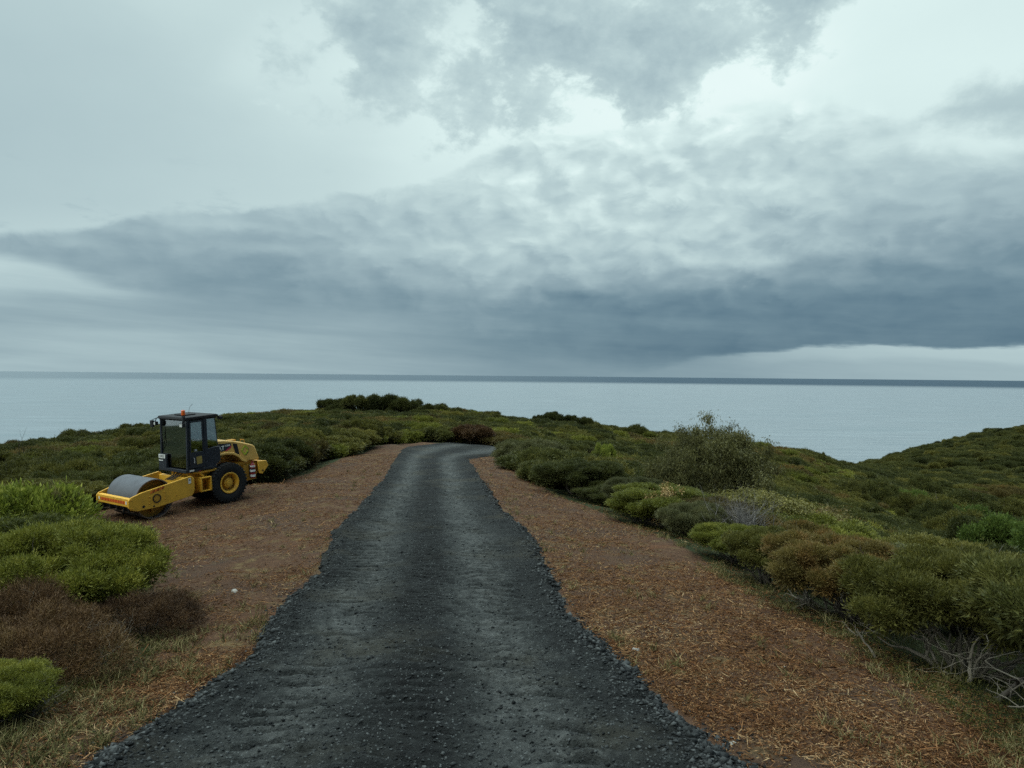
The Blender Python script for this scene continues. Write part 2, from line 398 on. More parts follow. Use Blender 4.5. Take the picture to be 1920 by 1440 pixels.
# ------------------------------------------------------------------ setting materials
def ground_mat():
    m, nt = newmat('earth and chipped bark'); P = gpos()
    at = E.node('ShaderNodeAttribute'); at.attribute_name = 'cleared'; cl = E(at.outputs['Fac'])
    n1 = noise(P, 55, 6, .7); n2 = noise(P, 2.1, 5, .6); n3 = noise(P, 14, 5, .65); n4 = noise(P, .55, 4, .55)
    bark = ramp(n1 * .7 + n3 * .3, [(.25, (.016, .008, .005)), (.42, (.045, .024, .014)), (.54, (.090, .048, .027)), (.66, (.155, .095, .056)), (.8, (.28, .20, .13))])
    dry = ramp(n3, [(.3, (.06, .042, .018)), (.6, (.17, .125, .055)), (.8, (.26, .20, .10))])
    c = mixc(bark, dry, step(n2, .50, .68) * .6)
    c = mixc(c, (.045, .032, .025), step(n4, .48, .64) * .55)
    c = mixc(c, (.11, .048, .024), step(noise(P, 1.1, 4, .6), .55, .70) * .45)
    scrub = ramp(noise(P, .8, 6, .65), [(.3, (.012, .018, .008)), (.5, (.028, .036, .014)), (.7, (.055, .052, .022))])
    col = mixc(scrub, c, step(cl + (n2 - .5) * .5, .35, .65))
    sp = E.node('ShaderNodeSeparateXYZ'); nt.links.new(P, sp.inputs[0])
    bare = step(E(sp.outputs[1]), 150, 170)
    col = mixc(col, (.21, .155, .10), bare * step(noise(P, .045, 4, .5), .60, .66))
    finish(nt, bsdf(col, .95, spec=.1, normal=bump(n1 * .6 + n3, .9, .035)))
    return m
def road_mat():
    m, nt = newmat('crushed dark rock'); P = gpos()
    at = E.node('ShaderNodeAttribute'); at.attribute_name = 'track'; tr = E(at.outputs['Fac'])
    n1 = noise(P, 90, 5, .75); n2 = noise(P, 1.4, 5, .6); n3 = noise(P, 22, 5, .65)
    v = E.node('ShaderNodeTexVoronoi'); E.put(v.inputs['Vector'], P); v.inputs['Scale'].default_value = 42
    vc = E.node('ShaderNodeSeparateColor'); nt.links.new(v.outputs['Color'], vc.inputs[0]); cell = E(vc.outputs[0]); vd = E(v.outputs['Distance'])
    base = n1 * .42 + n3 * .42 + tr * .30 + (n2 - .5) * .36 + (noise(P, 6, 4, .65) - .5) * .62 - .06
    col = ramp(base, [(.28, (.007, .0076, .0074)), (.48, (.018, .020, .019)), (.64, (.043, .046, .043)), (.82, (.088, .092, .086))])
    chips = step(cell, .80, .86) * (1 - step(vd, .25, .42)) * step(n3, .35, .6)
    col = mixc(col, (.16, .175, .17), chips * .7)
    col = mixc(col, (.055, .050, .034), step(noise(P, .45, 4, .6), .50, .68) * .35)
    finish(nt, bsdf(col, .9, spec=.14, normal=bump(n1 * .6 + n3 + (1 - vd) * .5, 1.0, .030)))
    return m

def build_setting():
    # ground: one fan-shaped sheet, fine near, coarse far, down below the sea beyond the coast
    ys = [-14.0]
    while ys[-1] < 700: ys.append(ys[-1] + (.16 if ys[-1] < 4 else max(.09, .011 * max(ys[-1], 0)) if ys[-1] < 60 else ys[-1] * .013))
    ys = np.array(ys); nx = 420
    q = np.linspace(-1, 1, nx); q = np.sign(q) * (np.abs(q) * .75 + .25 * np.abs(q) ** 3)
    Yg = np.repeat(ys[:, None], nx, 1); Xg = q[None, :] * (np.maximum(Yg, 0) * 1.25 + 14)
    Z = zground(Xg, Yg)
    inr = np.minimum(Xg - road_l(Yg), road_r(Yg) - Xg)
    Z = Z - .05 * sstep(inr, .0, .3) * (Yg < ROAD_END)
    me = npmesh('ground', np.stack([Xg, Yg, Z], -1).reshape(-1, 3), grid_faces(len(ys), nx), ground_mat(), smooth=True)
    at = me.attributes.new('cleared', 'FLOAT', 'POINT'); d = dist_in(Xg, Yg)
    at.data.foreach_set('value', sstep(d, -.5, .5).ravel().astype(np.float32))
    link('ground', me, kind='structure')
    # road
    ys = [-8.0]
    while ys[-1] < ROAD_END: ys.append(ys[-1] + (.2 if ys[-1] < 3 else .022 if ys[-1] < 9 else .022 + (ys[-1] - 9) * .0052))
    ys = np.array(ys); nx = 190
    Yg = np.repeat(ys[:, None], nx, 1); t = np.linspace(-.03, 1.03, nx)[None, :]
    rag = lambda s: (fbm(ys * 0 + s * 7, ys, .9, 4, 30 + s) - .5) * .34
    L = road_l(ys) + rag(1); Rr = road_r(ys) + rag(2)
    Xg = L[:, None] + (Rr - L)[:, None] * t
    inr = np.minimum(Xg - L[:, None], Rr[:, None] - Xg)
    Z = np.where(inr > 0, zroad(Xg, Yg), zbase(Xg, Yg) - .06)
    tt = (Xg - L[:, None]) / (Rr - L)[:, None]
    me = npmesh('road', np.stack([Xg, Yg, Z], -1).reshape(-1, 3), grid_faces(len(ys), nx), road_mat(), smooth=True)
    at = me.attributes.new('track', 'FLOAT', 'POINT')
    tr = np.clip(np.exp(-((tt - .25) / .12) ** 2) + np.exp(-((tt - .68) / .14) ** 2) - .35 * np.exp(-((tt - .5) / .07) ** 2), 0, 1)
    at.data.foreach_set('value', tr.ravel().astype(np.float32))
    link('road', me, kind='structure')
    # sea
    m, nt = newmat('sea water'); P = gpos()
    sp = E.node('ShaderNodeSeparateXYZ'); nt.links.new(P, sp.inputs[0]); X, Y = E(sp.outputs[0]), E(sp.outputs[1])
    sw = noise(P, .16, 6, .62); sw2 = noise(vec(X * .35, Y, 0), .05, 4, .5); ch = noise(P, .9, 4, .6)
    dist = E.op('SQRT', X * X + Y * Y)
    cloud_refl = step(dist + (noise(vec(X * .00003, Y * .0001), 3, 3, .5) - .5) * 2500, 6300, 10500) * lin(X / fmax(Y, 1.0), -.65, .2, .25, .85)  # dark band far out: reflection of low dark cloud put into the colours
    rip = noise(vec(X * .006, Y * .02), 1.0, 9, .7)
    col = mixc((.122, .146, .160), (.012, .035, .06), cloud_refl)
    streak = step(noise(vec(X * .002, Y * .006), 2.2, 5, .6), .5, .7)
    col = mixc(col, (.085, .125, .142), streak * (1 - cloud_refl) * .6)
    col = mixc(col, (.26, .32, .34), step(rip, .50, .70) * (1 - cloud_refl) * .35)
    col = mixc(col, (.05, .085, .10), step(rip, .50, .34) * (1 - cloud_refl) * .5)
    gl = E.node('ShaderNodeBsdfGlossy'); gl.inputs['Roughness'].default_value = .20
    E.put(gl.inputs['Color'], mixc((.90, .94, .95, 1), (.18, .25, .31, 1), cloud_refl))
    nrm = bump(sw * 1.0 + sw2 * 1.5 + ch * .25, .40, 2.0); nt.links.new(nrm, gl.inputs['Normal'])
    df = E.node('ShaderNodeBsdfDiffuse'); E.put(df.inputs[0], col); nt.links.new(nrm, df.inputs['Normal'])
    ms = E.node('ShaderNodeMixShader'); ms.inputs[0].default_value = .56
    nt.links.new(df.outputs[0], ms.inputs[1]); nt.links.new(gl.outputs[0], ms.inputs[2])
    finish(nt, ms.outputs[0])
    rs = [0, 200, 500, 1200, 3000, 8000, 20000, 60000, 120000]; n = 96; vs = []
    for r in rs[1:]:
        for k in range(n): vs.append((r * math.sin(2 * math.pi * k / n), r * math.cos(2 * math.pi * k / n), EYE - 74))
    bm = bmesh.new(); bv = [bm.verts.new(v) for v in vs]; c = bm.verts.new((0, 0, EYE - 74))
    for k in range(n): bm.faces.new((c, bv[(k + 1) % n], bv[k]))
    for j in range(len(rs) - 2):
        for k in range(n): bm.faces.new((bv[j * n + k], bv[j * n + (k + 1) % n], bv[(j + 1) * n + (k + 1) % n], bv[(j + 1) * n + k]))
    bmesh.ops.recalc_face_normals(bm, faces=bm.faces)
    me = bpy.data.meshes.new('sea'); bm.to_mesh(me); bm.free(); me.materials.append(m)
    if me.polygons[0].normal.z < 0: me.flip_normals()
    link('sea', me, kind='structure')
build_setting()
# ------------------------------------------------------------------ plant materials
def leaf_mat(name, stops, tip, trans=.25, patch=.9):
    """stops: dark..light leaf colours; tip: colour of new growth patches"""
    m, nt = newmat(name)
    g = E.node('ShaderNodeNewGeometry'); P = g.outputs['Position']
    oi = E.node('ShaderNodeObjectInfo'); rnd = E(oi.outputs['Random']); isl = E(g.outputs['Random Per Island'])
    n1 = noise(P, patch, 4, .6); n2 = noise(P, .12, 3, .5)
    n3 = noise(P, 11, 2, .5); n4 = noise(P, 3.2, 3, .55)
    t = isl * .30 + n1 * .42 + (n3 - .5) * .75 + (n4 - .5) * .65 + rnd * .36 + (n2 - .5) * .55 - .02
    col = ramp(t, [(.15 + .7 * i / (len(stops) - 1), s) for i, s in enumerate(stops)])
    col = mixc(col, tip, step(noise(P, patch * 2.2, 3, .6) + (rnd - .5) * .22 + (isl - .5) * .10, .60, .72) * .65)
    d = E.node('ShaderNodeBsdfPrincipled'); E.put(d.inputs['Base Color'], col); d.inputs['Roughness'].default_value = .62
    d.inputs['Specular IOR Level'].default_value = .22
    tr = E.node('ShaderNodeBsdfTranslucent'); E.put(tr.inputs[0], mixc(col, (.9, 1, .35, 1), .35, 'MULTIPLY'))
    ms = E.node('ShaderNodeMixShader'); ms.inputs[0].default_value = trans
    nt.links.new(d.outputs[0], ms.inputs[1]); nt.links.new(tr.outputs[0], ms.inputs[2]); finish(nt, ms.outputs[0])
    return m
def wood_mat(name, a, b):
    m, nt = newmat(name); P = gpos()
    n = noise(P, 18, 5, .7); n2 = noise(P, 2.5, 3)
    finish(nt, bsdf(ramp(n * .6 + n2 * .4, [(.3, a), (.7, b)]), .9, spec=.1, normal=bump(n, .6, .01)))
    return m
LM = {
 'dark':  leaf_mat('dark heath leaf', [(.022, .027, .008), (.056, .061, .016), (.100, .100, .026)], (.150, .140, .036)),
 'olive': leaf_mat('olive heath leaf', [(.034, .036, .010), (.094, .090, .020), (.165, .145, .034)], (.24, .205, .048)),
 'lime':  leaf_mat('yellow green leaf', [(.044, .050, .011), (.125, .132, .021), (.210, .205, .035)], (.31, .28, .05)),
 'green': leaf_mat('sheltered valley leaf', [(.030, .050, .011), (.080, .118, .022), (.145, .185, .038)], (.23, .27, .055)),
 'rust':  leaf_mat('browning leaf', [(.042, .035, .013), (.104, .080, .024), (.170, .125, .036)], (.22, .12, .038)),
 'dead':  leaf_mat('dead brown twigs', [(.030, .015, .007), (.088, .046, .018), (.165, .092, .034)], (.20, .13, .05), trans=.05),
 'grey':  leaf_mat('grey green leaf', [(.034, .037, .016), (.080, .082, .034), (.135, .130, .058)], (.17, .16, .07)),
 'bright': leaf_mat('fresh bright leaf', [(.07, .09, .02), (.17, .20, .030), (.29, .31, .050)], (.48, .46, .12), patch=1.4),
 'gum':   leaf_mat('gum leaf', [(.046, .046, .018), (.115, .108, .036), (.20, .178, .064)], (.27, .23, .09)),
}
WM = {'wood': wood_mat('weathered bark', (.035, .028, .022), (.13, .11, .09)), 'pale': wood_mat('pale bare bark', (.10, .085, .065), (.31, .27, .21)),
      'greyw': wood_mat('grey dead twig', (.075, .068, .060), (.24, .22, .20)), 'darkw': wood_mat('dark stem', (.014, .012, .010), (.045, .038, .03))}

# ------------------------------------------------------------------ plant geometry
def unit(v): return v / np.maximum(np.linalg.norm(v, axis=-1, keepdims=True), 1e-9)
def tufts(rs, P, D, n, L, W, spread=.55, up=.35, droop=0.0, off=.5):
    """n pointed leaves round every sprig point P with axis D"""
    N = len(P); P = np.repeat(P, n, 0); D = np.repeat(D, n, 0); k = len(P)
    r = rs.normal(size=(k, 3)); d = unit(D * .8 + r * spread + np.array([0, 0, up - droop]))
    l = L * rs.uniform(.55, 1.35, (k, 1)); w = W * rs.uniform(.7, 1.3, (k, 1))
    b = P + D * rs.uniform(-off, off, (k, 1)) * L * 2 + r * L * .30
    s = unit(np.cross(d, rs.normal(size=(k, 3)))) * w * .5
    V = np.stack([b - s + d * l * .25, b + s + d * l * .25, b + d * l], 1).reshape(-1, 3)
    return V
def leafcards(rs, P, D, n, L, W, spread=.6, up=0.0, droop=0.0):
    """diamond leaves (4 corners), for broad-leaved plants"""
    P = np.repeat(P, n, 0); D = np.repeat(D, n, 0); k = len(P)
    r = rs.normal(size=(k, 3)); d = unit(D * .6 + r * spread + np.array([0, 0, up - droop]))
    l = L * rs.uniform(.6, 1.3, (k, 1)); w = W * rs.uniform(.7, 1.25, (k, 1)); b = P + r * L * .5
    s = unit(np.cross(d, rs.normal(size=(k, 3)))) * w * .5
    V = np.stack([b, b + d * l * .45 + s, b + d * l, b + d * l * .45 - s], 1).reshape(-1, 3)
    return V
def tris(name, V, mat=None): return npmesh(name, V, np.arange(len(V)).reshape(-1, 3), mat)
def quads(name, V, mat=None): return npmesh(name, V, np.arange(len(V)).reshape(-1, 4), mat)
def lobes(rs, n, flat=.62, rr=(.22, .42), dome=.55):
    L = []
    for i in range(n):
        a = rs.uniform(0, 2 * np.pi); q = math.sqrt(rs.uniform(0, 1)) * .78; r = rs.uniform(*rr)
        z = (1 - dome * q * q) * rs.uniform(.66, 1.0) - r * flat * .9
        L.append((q * math.cos(a), q * math.sin(a), max(z, .12), r))
    return np.array(L)
def on_lobes(rs, L, n, flat=.62, low=-.25, inner=.78):
    w = L[:, 3] ** 2; idx = rs.choice(len(L), n, p=w / w.sum()); C = L[idx]
    d = unit(rs.normal(size=(n, 3))); d[:, 2] = np.where(d[:, 2] < low, -d[:, 2], d[:, 2])
    P = C[:, :3] + d * C[:, 3:4] * (rs.uniform(inner, 1.05, (n, 1)) + .26 * (rs.rand(n, 1) < .18) * rs.rand(n, 1) ** 1.5 + .5 * (rs.rand(n, 1) < .025) * rs.rand(n, 1)) * np.array([1, 1, flat * 1.25])
    keep = np.ones(n, bool)
    for l in L:
        q = (P - l[:3]) / (l[3] * np.array([1, 1, flat * 1.25])); keep &= (q * q).sum(1) > .52
    keep &= P[:, 2] > .03
    return P[keep], d[keep]
def tube(path, rad, k=5):
    path = np.array(path); n = len(path); V = []; Fc = []
    for i in range(n):
        t = path[min(i + 1, n - 1)] - path[max(i - 1, 0)]; t = t / (np.linalg.norm(t) + 1e-9)
        a = np.cross(t, [.3, .8, .5]); a /= np.linalg.norm(a) + 1e-9; b = np.cross(t, a)
        for j in range(k):
            th = 2 * np.pi * j / k; V.append(path[i] + rad[i] * (a * math.cos(th) + b * math.sin(th)))
    for i in range(n - 1):
        for j in range(k): Fc.append((i * k + j, i * k + (j + 1) % k, (i + 1) * k + (j + 1) % k, (i + 1) * k + j))
    return V, Fc
class Wood:
    def __init__(s, seed): s.V = []; s.F = []; s.rs = np.random.RandomState(seed); s.ends = []
    def add(s, path, rad, k=5):
        v, f = tube(path, rad, k); o = len(s.V); s.V += v; s.F += [tuple(i + o for i in q) for q in f]
    def branch(s, p, d, length, r, wig=.35, levels=2, kids=3, up=.15, k=5, seg=6, shrink=.62):
        p = np.array(p, float); d = np.array(d, float); path = [p.copy()]; rad = [r]; step_ = length / seg
        for i in range(seg):
            d = d + s.rs.normal(size=3) * wig * .5 + np.array([0, 0, up * .3]); d /= np.linalg.norm(d)
            p = p + d * step_; path.append(p.copy()); rad.append(r * (1 - .62 * (i + 1) / seg))
            if levels and i >= 1 and s.rs.rand() < kids / seg:
                e = d + s.rs.normal(size=3) * .75; e /= np.linalg.norm(e)
                s.branch(p, e, length * s.rs.uniform(.45, .8), rad[-1] * .75, wig, levels - 1, kids, up, max(3, k - 1), seg, shrink)
        s.add(path, rad, k); s.ends.append((path[-1], d))
    def mesh(s, name, mat):
        return npmesh(name, s.V, s.F, mat, smooth=True)

def bush_crown(seed, tris_n, L, W, n_lobes=14, flat=.62, low=-.3, per=9, spread=.6, up=.35, rr=(.22, .42), dome=.28):
    rs = np.random.RandomState(seed); lb = lobes(rs, n_lobes, flat, rr, dome)
    n = int(tris_n / per / .42); P, D = on_lobes(rs, lb, n, flat, low)
    D = unit(D + np.array([0, 0, .45])); V = tufts(rs, P, D, per, L, W, spread, up)
    # sparse inner twigs and leaves so that the bush is not hollow
    P2, D2 = on_lobes(rs, lb * np.array([.86, .86, .84, .82]), int(n * .28), flat, -1)
    V2 = tufts(rs, P2, D2, per, L * 1.5, W * 1.7, .9, 0)
    return tris('crown', np.concatenate([V, V2]))
def bush_stems(seed, n=6, r=.028, pale=False, spread=.55, levels=2, ln=(.5, .8)):
    w = Wood(seed)
    for i in range(n):
        a = w.rs.uniform(0, 2 * np.pi); q = w.rs.uniform(0, .06)
        w.branch((q * math.cos(a), q * math.sin(a), -.12), (math.cos(a) * spread, math.sin(a) * spread, .75), w.rs.uniform(*ln), r * w.rs.uniform(.6, 1.2), .42, levels, 3, .1)
    return w.mesh('stems', WM['wood'])
PROTO = {}
def make_protos():
    P = PROTO
    P['near'] = [(bush_crown(100 + i, 72000, .041, .0105, 72, .5, low=-.35, rr=(.07, .21)), bush_stems(200 + i, 9)) for i in range(5)]
    # edge shrubs: crown lifted off twisted stems
    P['edge'] = []
    for i in range(4):
        cr = bush_crown(180 + i, 66000, .041, .0105, 64, .45, low=-.2, rr=(.07, .21)); c = np.empty(len(cr.vertices) * 3, np.float32); cr.vertices.foreach_get('co', c); c = c.reshape(-1, 3)
        c[:, 2] = .14 + .88 * c[:, 2]; cr.vertices.foreach_set('co', c.ravel()); cr.update()
        P['edge'].append((cr, bush_stems(280 + i, 13, .034, spread=.75, levels=3, ln=(.45, .68))))
    P['mid'] = [(bush_crown(120 + i, 24000, .066, .019, 46, .55, rr=(.09, .23)), bush_stems(220 + i, 6, .026, levels=1)) for i in range(5)]
    P['far'] = [(bush_crown(140 + i, 8000, .095, .034, 24, .55, per=6, rr=(.11, .31)), None) for i in range(5)]
    # dead feathery brown shrub
    dn = []
    for i in range(2):
        rs = np.random.RandomState(160 + i); lb = lobes(rs, 22, .8, (.14, .32)); p, d = on_lobes(rs, lb, 17000, .8, -.6, .4)
        dn.append((tris('crown', tufts(rs, p, unit(d + [0, 0, .5]), 7, .075, .0065, .7, .2)), bush_stems(260 + i, 12, .02, levels=3)))
    P['dead'] = dn
    # lime broad-leaved shrub
    br = []
    for i in range(2):
        rs = np.random.RandomState(170 + i); lb = lobes(rs, 16, .9, (.16, .32)); p, d = on_lobes(rs, lb, 5200, .9, -.3, .6)
        v = leafcards(rs, p, unit(d + [0, 0, .8]), 6, .075, .030, .55, .3)
        br.append((quads('crown', v), bush_stems(270 + i, 9, .018)))
    P['broad'] = br
    # grey leafless twig bush: a fan of upright bare twigs
    w = Wood(31)
    for i in range(26):
        a = w.rs.uniform(0, 2 * np.pi); q = w.rs.uniform(0, .12); lean = w.rs.uniform(.1, 1.0)
        w.branch((q * math.cos(a), q * math.sin(a), -.05), (math.cos(a) * lean, math.sin(a) * lean, .8), w.rs.uniform(.8, 1.15), .030, .16, 3, 4, .35, 4, 6)
    P['twig'] = [(w.mesh('twigs', WM['greyw']), None)]
    # gum-like trees with hanging leaf clumps
    gm = []
    for i, (hh, nn) in enumerate(((3.9, 7), (2.6, 4), (3.3, 5))):
        w = Wood(41 + i)
        for j in range(nn):
            a = 2 * np.pi * j / nn + w.rs.uniform(-.3, .3); ln = w.rs.uniform(.15, .6)
            w.branch((.12 * math.cos(a), .12 * math.sin(a), -.3), (math.cos(a) * ln, math.sin(a) * ln, 1), hh * w.rs.uniform(.6, .95), .05, .18, 2, 4, .25, 5, 7)
        rs = w.rs; ends = np.array([e[0] for e in w.ends]); ends = ends[ends[:, 2] > hh * .16]
        P1 = np.repeat(ends, 70, 0) + rs.normal(size=(len(ends) * 70, 3)) * np.array([.28, .28, .18])
        V = leafcards(rs, P1, np.tile([[0, 0, -.3]], (len(P1), 1)), 7, .16, .048, .5, 0, .75)
        gm.append((quads('crown', V), w.mesh('trunk', WM['wood'])))
    P['gum'] = gm
    # windswept ridge trees: bare leaning trunks, flat-topped dense crown
    rg = []
    for i in range(3):
        w = Wood(61 + i)
        for j in range(3 + i % 2):
            a = w.rs.uniform(-.5, .5); w.branch((w.rs.uniform(-.25, .25), w.rs.uniform(-.2, .2), -.2), (.25 + a, w.rs.uniform(-.2, .2), 1), .72, .035, .25, 2, 3, .1, 4)
        rs = w.rs; lb = []
        for k in range((15, 9, 11)[i]):
            a = rs.uniform(0, 2 * np.pi); q = math.sqrt(rs.rand()) * (.72, .62, .9)[i]
            lb.append((q * math.cos(a) + .12, q * math.sin(a), .84 - .16 * q + rs.uniform(-.16, .05) - .12 * max(0, math.cos(a)) * (i == 2), rs.uniform(.10, .27)))
        p, d = on_lobes(rs, np.array(lb), 4200, .42, -.7, .6)
        rg.append((tris('crown', tufts(rs, p, unit(d + [0, 0, .4]), 7, .085, .030, .6, .2)), w.mesh('trunk', WM['darkw'])))
    P['ridge'] = rg
    # round broad tree of the valley
    vt = []
    for i in range(3):
        w = Wood(81 + i); w.branch((0, 0, -.15), (0, 0, 1), .7, .05, .2, 2, 4, .1)
        rs = w.rs; lb = lobes(rs, 24, .8, (.15, .30)); p, d = on_lobes(rs, lb, 5200, .8, -.4, .7)
        vt.append((tris('crown', tufts(rs, p, unit(d + [0, 0, .6]), 8, .060, .026, .55, .3)), w.mesh('trunk', WM['wood'])))
    P['valley'] = vt
    # tiny pine-like upright tree
make_protos()

PL = random.Random(5)
N_PLANT = {}
def ztop(me):
    if 'ztop' not in me:
        c = np.empty(len(me.vertices) * 3, np.float32); me.vertices.foreach_get('co', c); me['ztop'] = float(np.percentile(c[2::3], 99.6))
    return me['ztop']
def plant(proto, x, y, r, h, name, cat, label, leaf='dark', group=None, wood=None, part='crown', stem='stems', rz=None, k=None, z=None, lean=0):
    lst = PROTO[proto]; crown, stems = lst[(PL.randrange(len(lst)) if k is None else k) % len(lst)]
    e = bpy.data.objects.new(name, None); COL.objects.link(e); e.empty_display_size = .2
    e.location = (x, y, float(zground(x, y)) - .03 if z is None else z)
    e.rotation_euler = (0, lean, PL.uniform(0, 6.28) if rz is None else rz); e.scale = (r * PL.uniform(.84, 1.22), r * PL.uniform(.84, 1.22), h / ztop(crown))
    e['label'] = label; e['category'] = cat
    if group: e['group'] = group
    if proto == 'twig': crown_mat = WM['greyw']
    else: crown_mat = LM[leaf]
    c = bpy.data.objects.new(part, crown); COL.objects.link(c); c.parent = e
    if len(crown.materials) == 0: crown.materials.append(None)
    c.material_slots[0].link = 'OBJECT'; c.material_slots[0].material = crown_mat
    if proto in ('near', 'edge', 'mid') and PL.random() < (.4 if proto == 'near' else .25):
        t = bpy.data.objects.new('dead_twigs', PROTO['twig'][0][0]); COL.objects.link(t); t.parent = e
        q = PL.uniform(.35, .7); t.scale = (q, q, ztop(crown) * PL.uniform(.92, 1.10) / ztop(PROTO['twig'][0][0])); t.location = (PL.uniform(-.45, .45), PL.uniform(-.45, .45), 0)
        t.rotation_euler = (0, 0, PL.uniform(0, 6.28))
        if PL.random() < .5 or proto == 'edge': t.material_slots[0].link = 'OBJECT'; t.material_slots[0].material = WM['wood']
    if stems is not None:
        s = bpy.data.objects.new(stem, stems); COL.objects.link(s); s.parent = e
        if wood: s.material_slots[0].link = 'OBJECT'; s.material_slots[0].material = WM[wood]
    return e
PLACED = []
def put(*a, **k):
    PLACED.append((a[1], a[2], a[3])); return plant(*a, **k)
# ------------------------------------------------------------------ plants one can point at
def at(u, Y): return ((u - 960) / F * Y, Y)
def hcap(u, Y, v):
    """height that brings a plant's top to photo height v"""
    x, y = at(u, Y); return max(float(EYE - (v - 704 - .0094 * (u - 960)) / F * Y - zground(x, y)), .6)
SH = 'shrub'
put('near', -6.45, 10.8, 1.45, 1.45, 'heath_shrub', SH, 'dense bright olive heath shrub closest to the left edge of the bark clearing', 'lime', k=0, rz=.4)
put('near', -8.1, 12.2, 1.6, 1.36, 'heath_shrub', SH, 'wide olive heath shrub behind the closest green shrub, before the roller drum', 'lime', k=1, rz=2.)
put('near', -7.9, 10.0, 1.45, 1.30, 'heath_shrub', SH, 'green heath shrub rising directly behind the brown dead shrubs at the left', 'lime', k=2, rz=1.)
put('near', -9.7, 12.6, 1.5, 1.25, 'heath_shrub', SH, 'dark olive heath shrub under the bright leafy bush at the left picture edge', 'olive', k=3, rz=1.4)
put('near', -7.9, 14.0, 1.0, .78, 'heath_shrub', SH, 'low green heath shrub nearest below the roller front bar', 'lime', k=0, rz=3.4)
put('near', -8.6, 14.6, 1.4, .95, 'heath_shrub', SH, 'low olive heath shrub just left of the roller front bar', 'olive', k=2, rz=5.4)
put('near', -4.55, 6.45, .55, .50, 'heath_shrub', SH, 'small dark green shrub in the lower left corner beside dry grass', 'lime', k=1, rz=.9)
put('dead', -4.85, 8.0, .72, .80, 'dead_shrub', SH, 'rusty brown dead shrub with feathery twigs, lowest at the left', 'dead', k=0, rz=.4, wood='pale')
put('dead', -5.9, 8.7, .95, 1.0, 'dead_shrub', SH, 'larger brown dead shrub at the left picture edge under the green shrubs', 'dead', k=1, rz=1.4, wood='pale')
put('dead', -5.6, 7.0, .7, .72, 'dead_shrub', SH, 'brown dead shrub cut off by the left picture edge beside dry grass', 'dead', k=1, rz=4.1, wood='pale')
put('dead', -4.95, 10.0, .80, .62, 'dead_shrub', SH, 'low greyish brown dead shrub at the right foot of the green shrubs', 'dead', k=0, rz=2.2, wood='greyw')
put('broad', -10.5, 16.2, 1.55, hcap(60, 16.2, 905), 'leafy_bush', 'bush', 'bright yellow green leafy bush at the left picture edge behind low heath', 'bright', k=0, rz=0)
put('broad', -9.95, 16.2, .6, hcap(125, 16.0, 912), 'leafy_bush', 'bush', 'thin greyish leafy bush just right of the bright yellow green bush', 'gum', k=1, rz=1)
# right side row with bare trunks showing
for i, (x, y, r, h, lf, k, lb) in enumerate([
    (5.85, 6.8, 1.45, 1.66, 'dark', 0, 'big olive shrub with twisted pale trunks in the lower right corner'),
    (5.55, 9.2, 1.35, 1.45, 'olive', 1, 'olive shrub with bare branches beside the fallen white branch'),
    (5.1, 11.7, 1.2, 1.22, 'rust', 2, 'browning shrub with grey bare lower branches along the right verge'),
    (5.05, 14.3, 1.1, 1.10, 'olive', 3, 'olive shrub over dark stems midway along the right verge'),
    (5.05, 16.7, 1.15, .88, 'lime', 0, 'yellow green rounded shrub by the red bark at the right verge'),
    (7.9, 9.6, 1.5, 1.60, 'rust', 2, 'rust tinted shrub at the right picture edge behind the twisted trunks'),
    (7.3, 12.0, 1.4, 1.35, 'olive', 3, 'yellow olive shrub behind the browning shrub right of the verge'),
    (6.9, 14.6, 1.3, 1.05, 'lime', 1, 'rounded yellow green shrub second row from the right verge'),
    (4.85, 19.6, 1.15, .98, 'grey', 2, 'grey green low shrub beside the withered yellow branch at right verge')]):
    put('edge' if i < 5 else 'near', x, y, r, h, 'heath_shrub', SH, lb, lf, k=k, wood='pale' if i < 3 else None)
x, y = at(1395, 18.8); put('twig', x, y, 1.05, hcap(1395, 18.8, 905), 'twig_bush', 'bush', 'bare grey leafless twig bush among green heath right of the track', part='twigs', k=0)
x, y = at(1318, 33); put('gum', x, y, .62, hcap(1330, 33, 787), 'gum_tree', 'tree', 'tallest bushy gum tree with drooping leaves standing against the sea', 'gum', k=0, part='crown', stem='trunk', rz=.3)
x, y = at(1265, 31); put('gum', x, y, .58, hcap(1262, 31, 822), 'gum_tree', 'tree', 'lower gum tree joined to the left of the tallest gum tree', 'gum', k=1, stem='trunk', rz=1.3)
x, y = at(1404, 33); put('gum', x, y, .50, hcap(1404, 33, 810), 'gum_tree', 'tree', 'slender gum tree with small crown right of the tallest gum tree', 'gum', k=1, stem='trunk', rz=2.3)
x, y = at(1368, 32); put('gum', x, y, .7, hcap(1368, 32, 812), 'gum_tree', 'tree', 'thin brownish gum tree between the tallest gum and the slender one', 'gum', k=2, stem='trunk', rz=3.3)
x, y = at(1420, 27); put('gum', x, y, .9, 1.9, 'gum_tree', 'tree', 'low straggly olive bush in front of the slender gum tree', 'olive', k=2, stem='trunk', rz=4.3)
x, y = at(1500, 29); put('gum', x, y, .9, 1.8, 'gum_tree', 'tree', 'low spreading brownish bush right of the slender gum tree', 'rust', k=0, stem='trunk', rz=5)
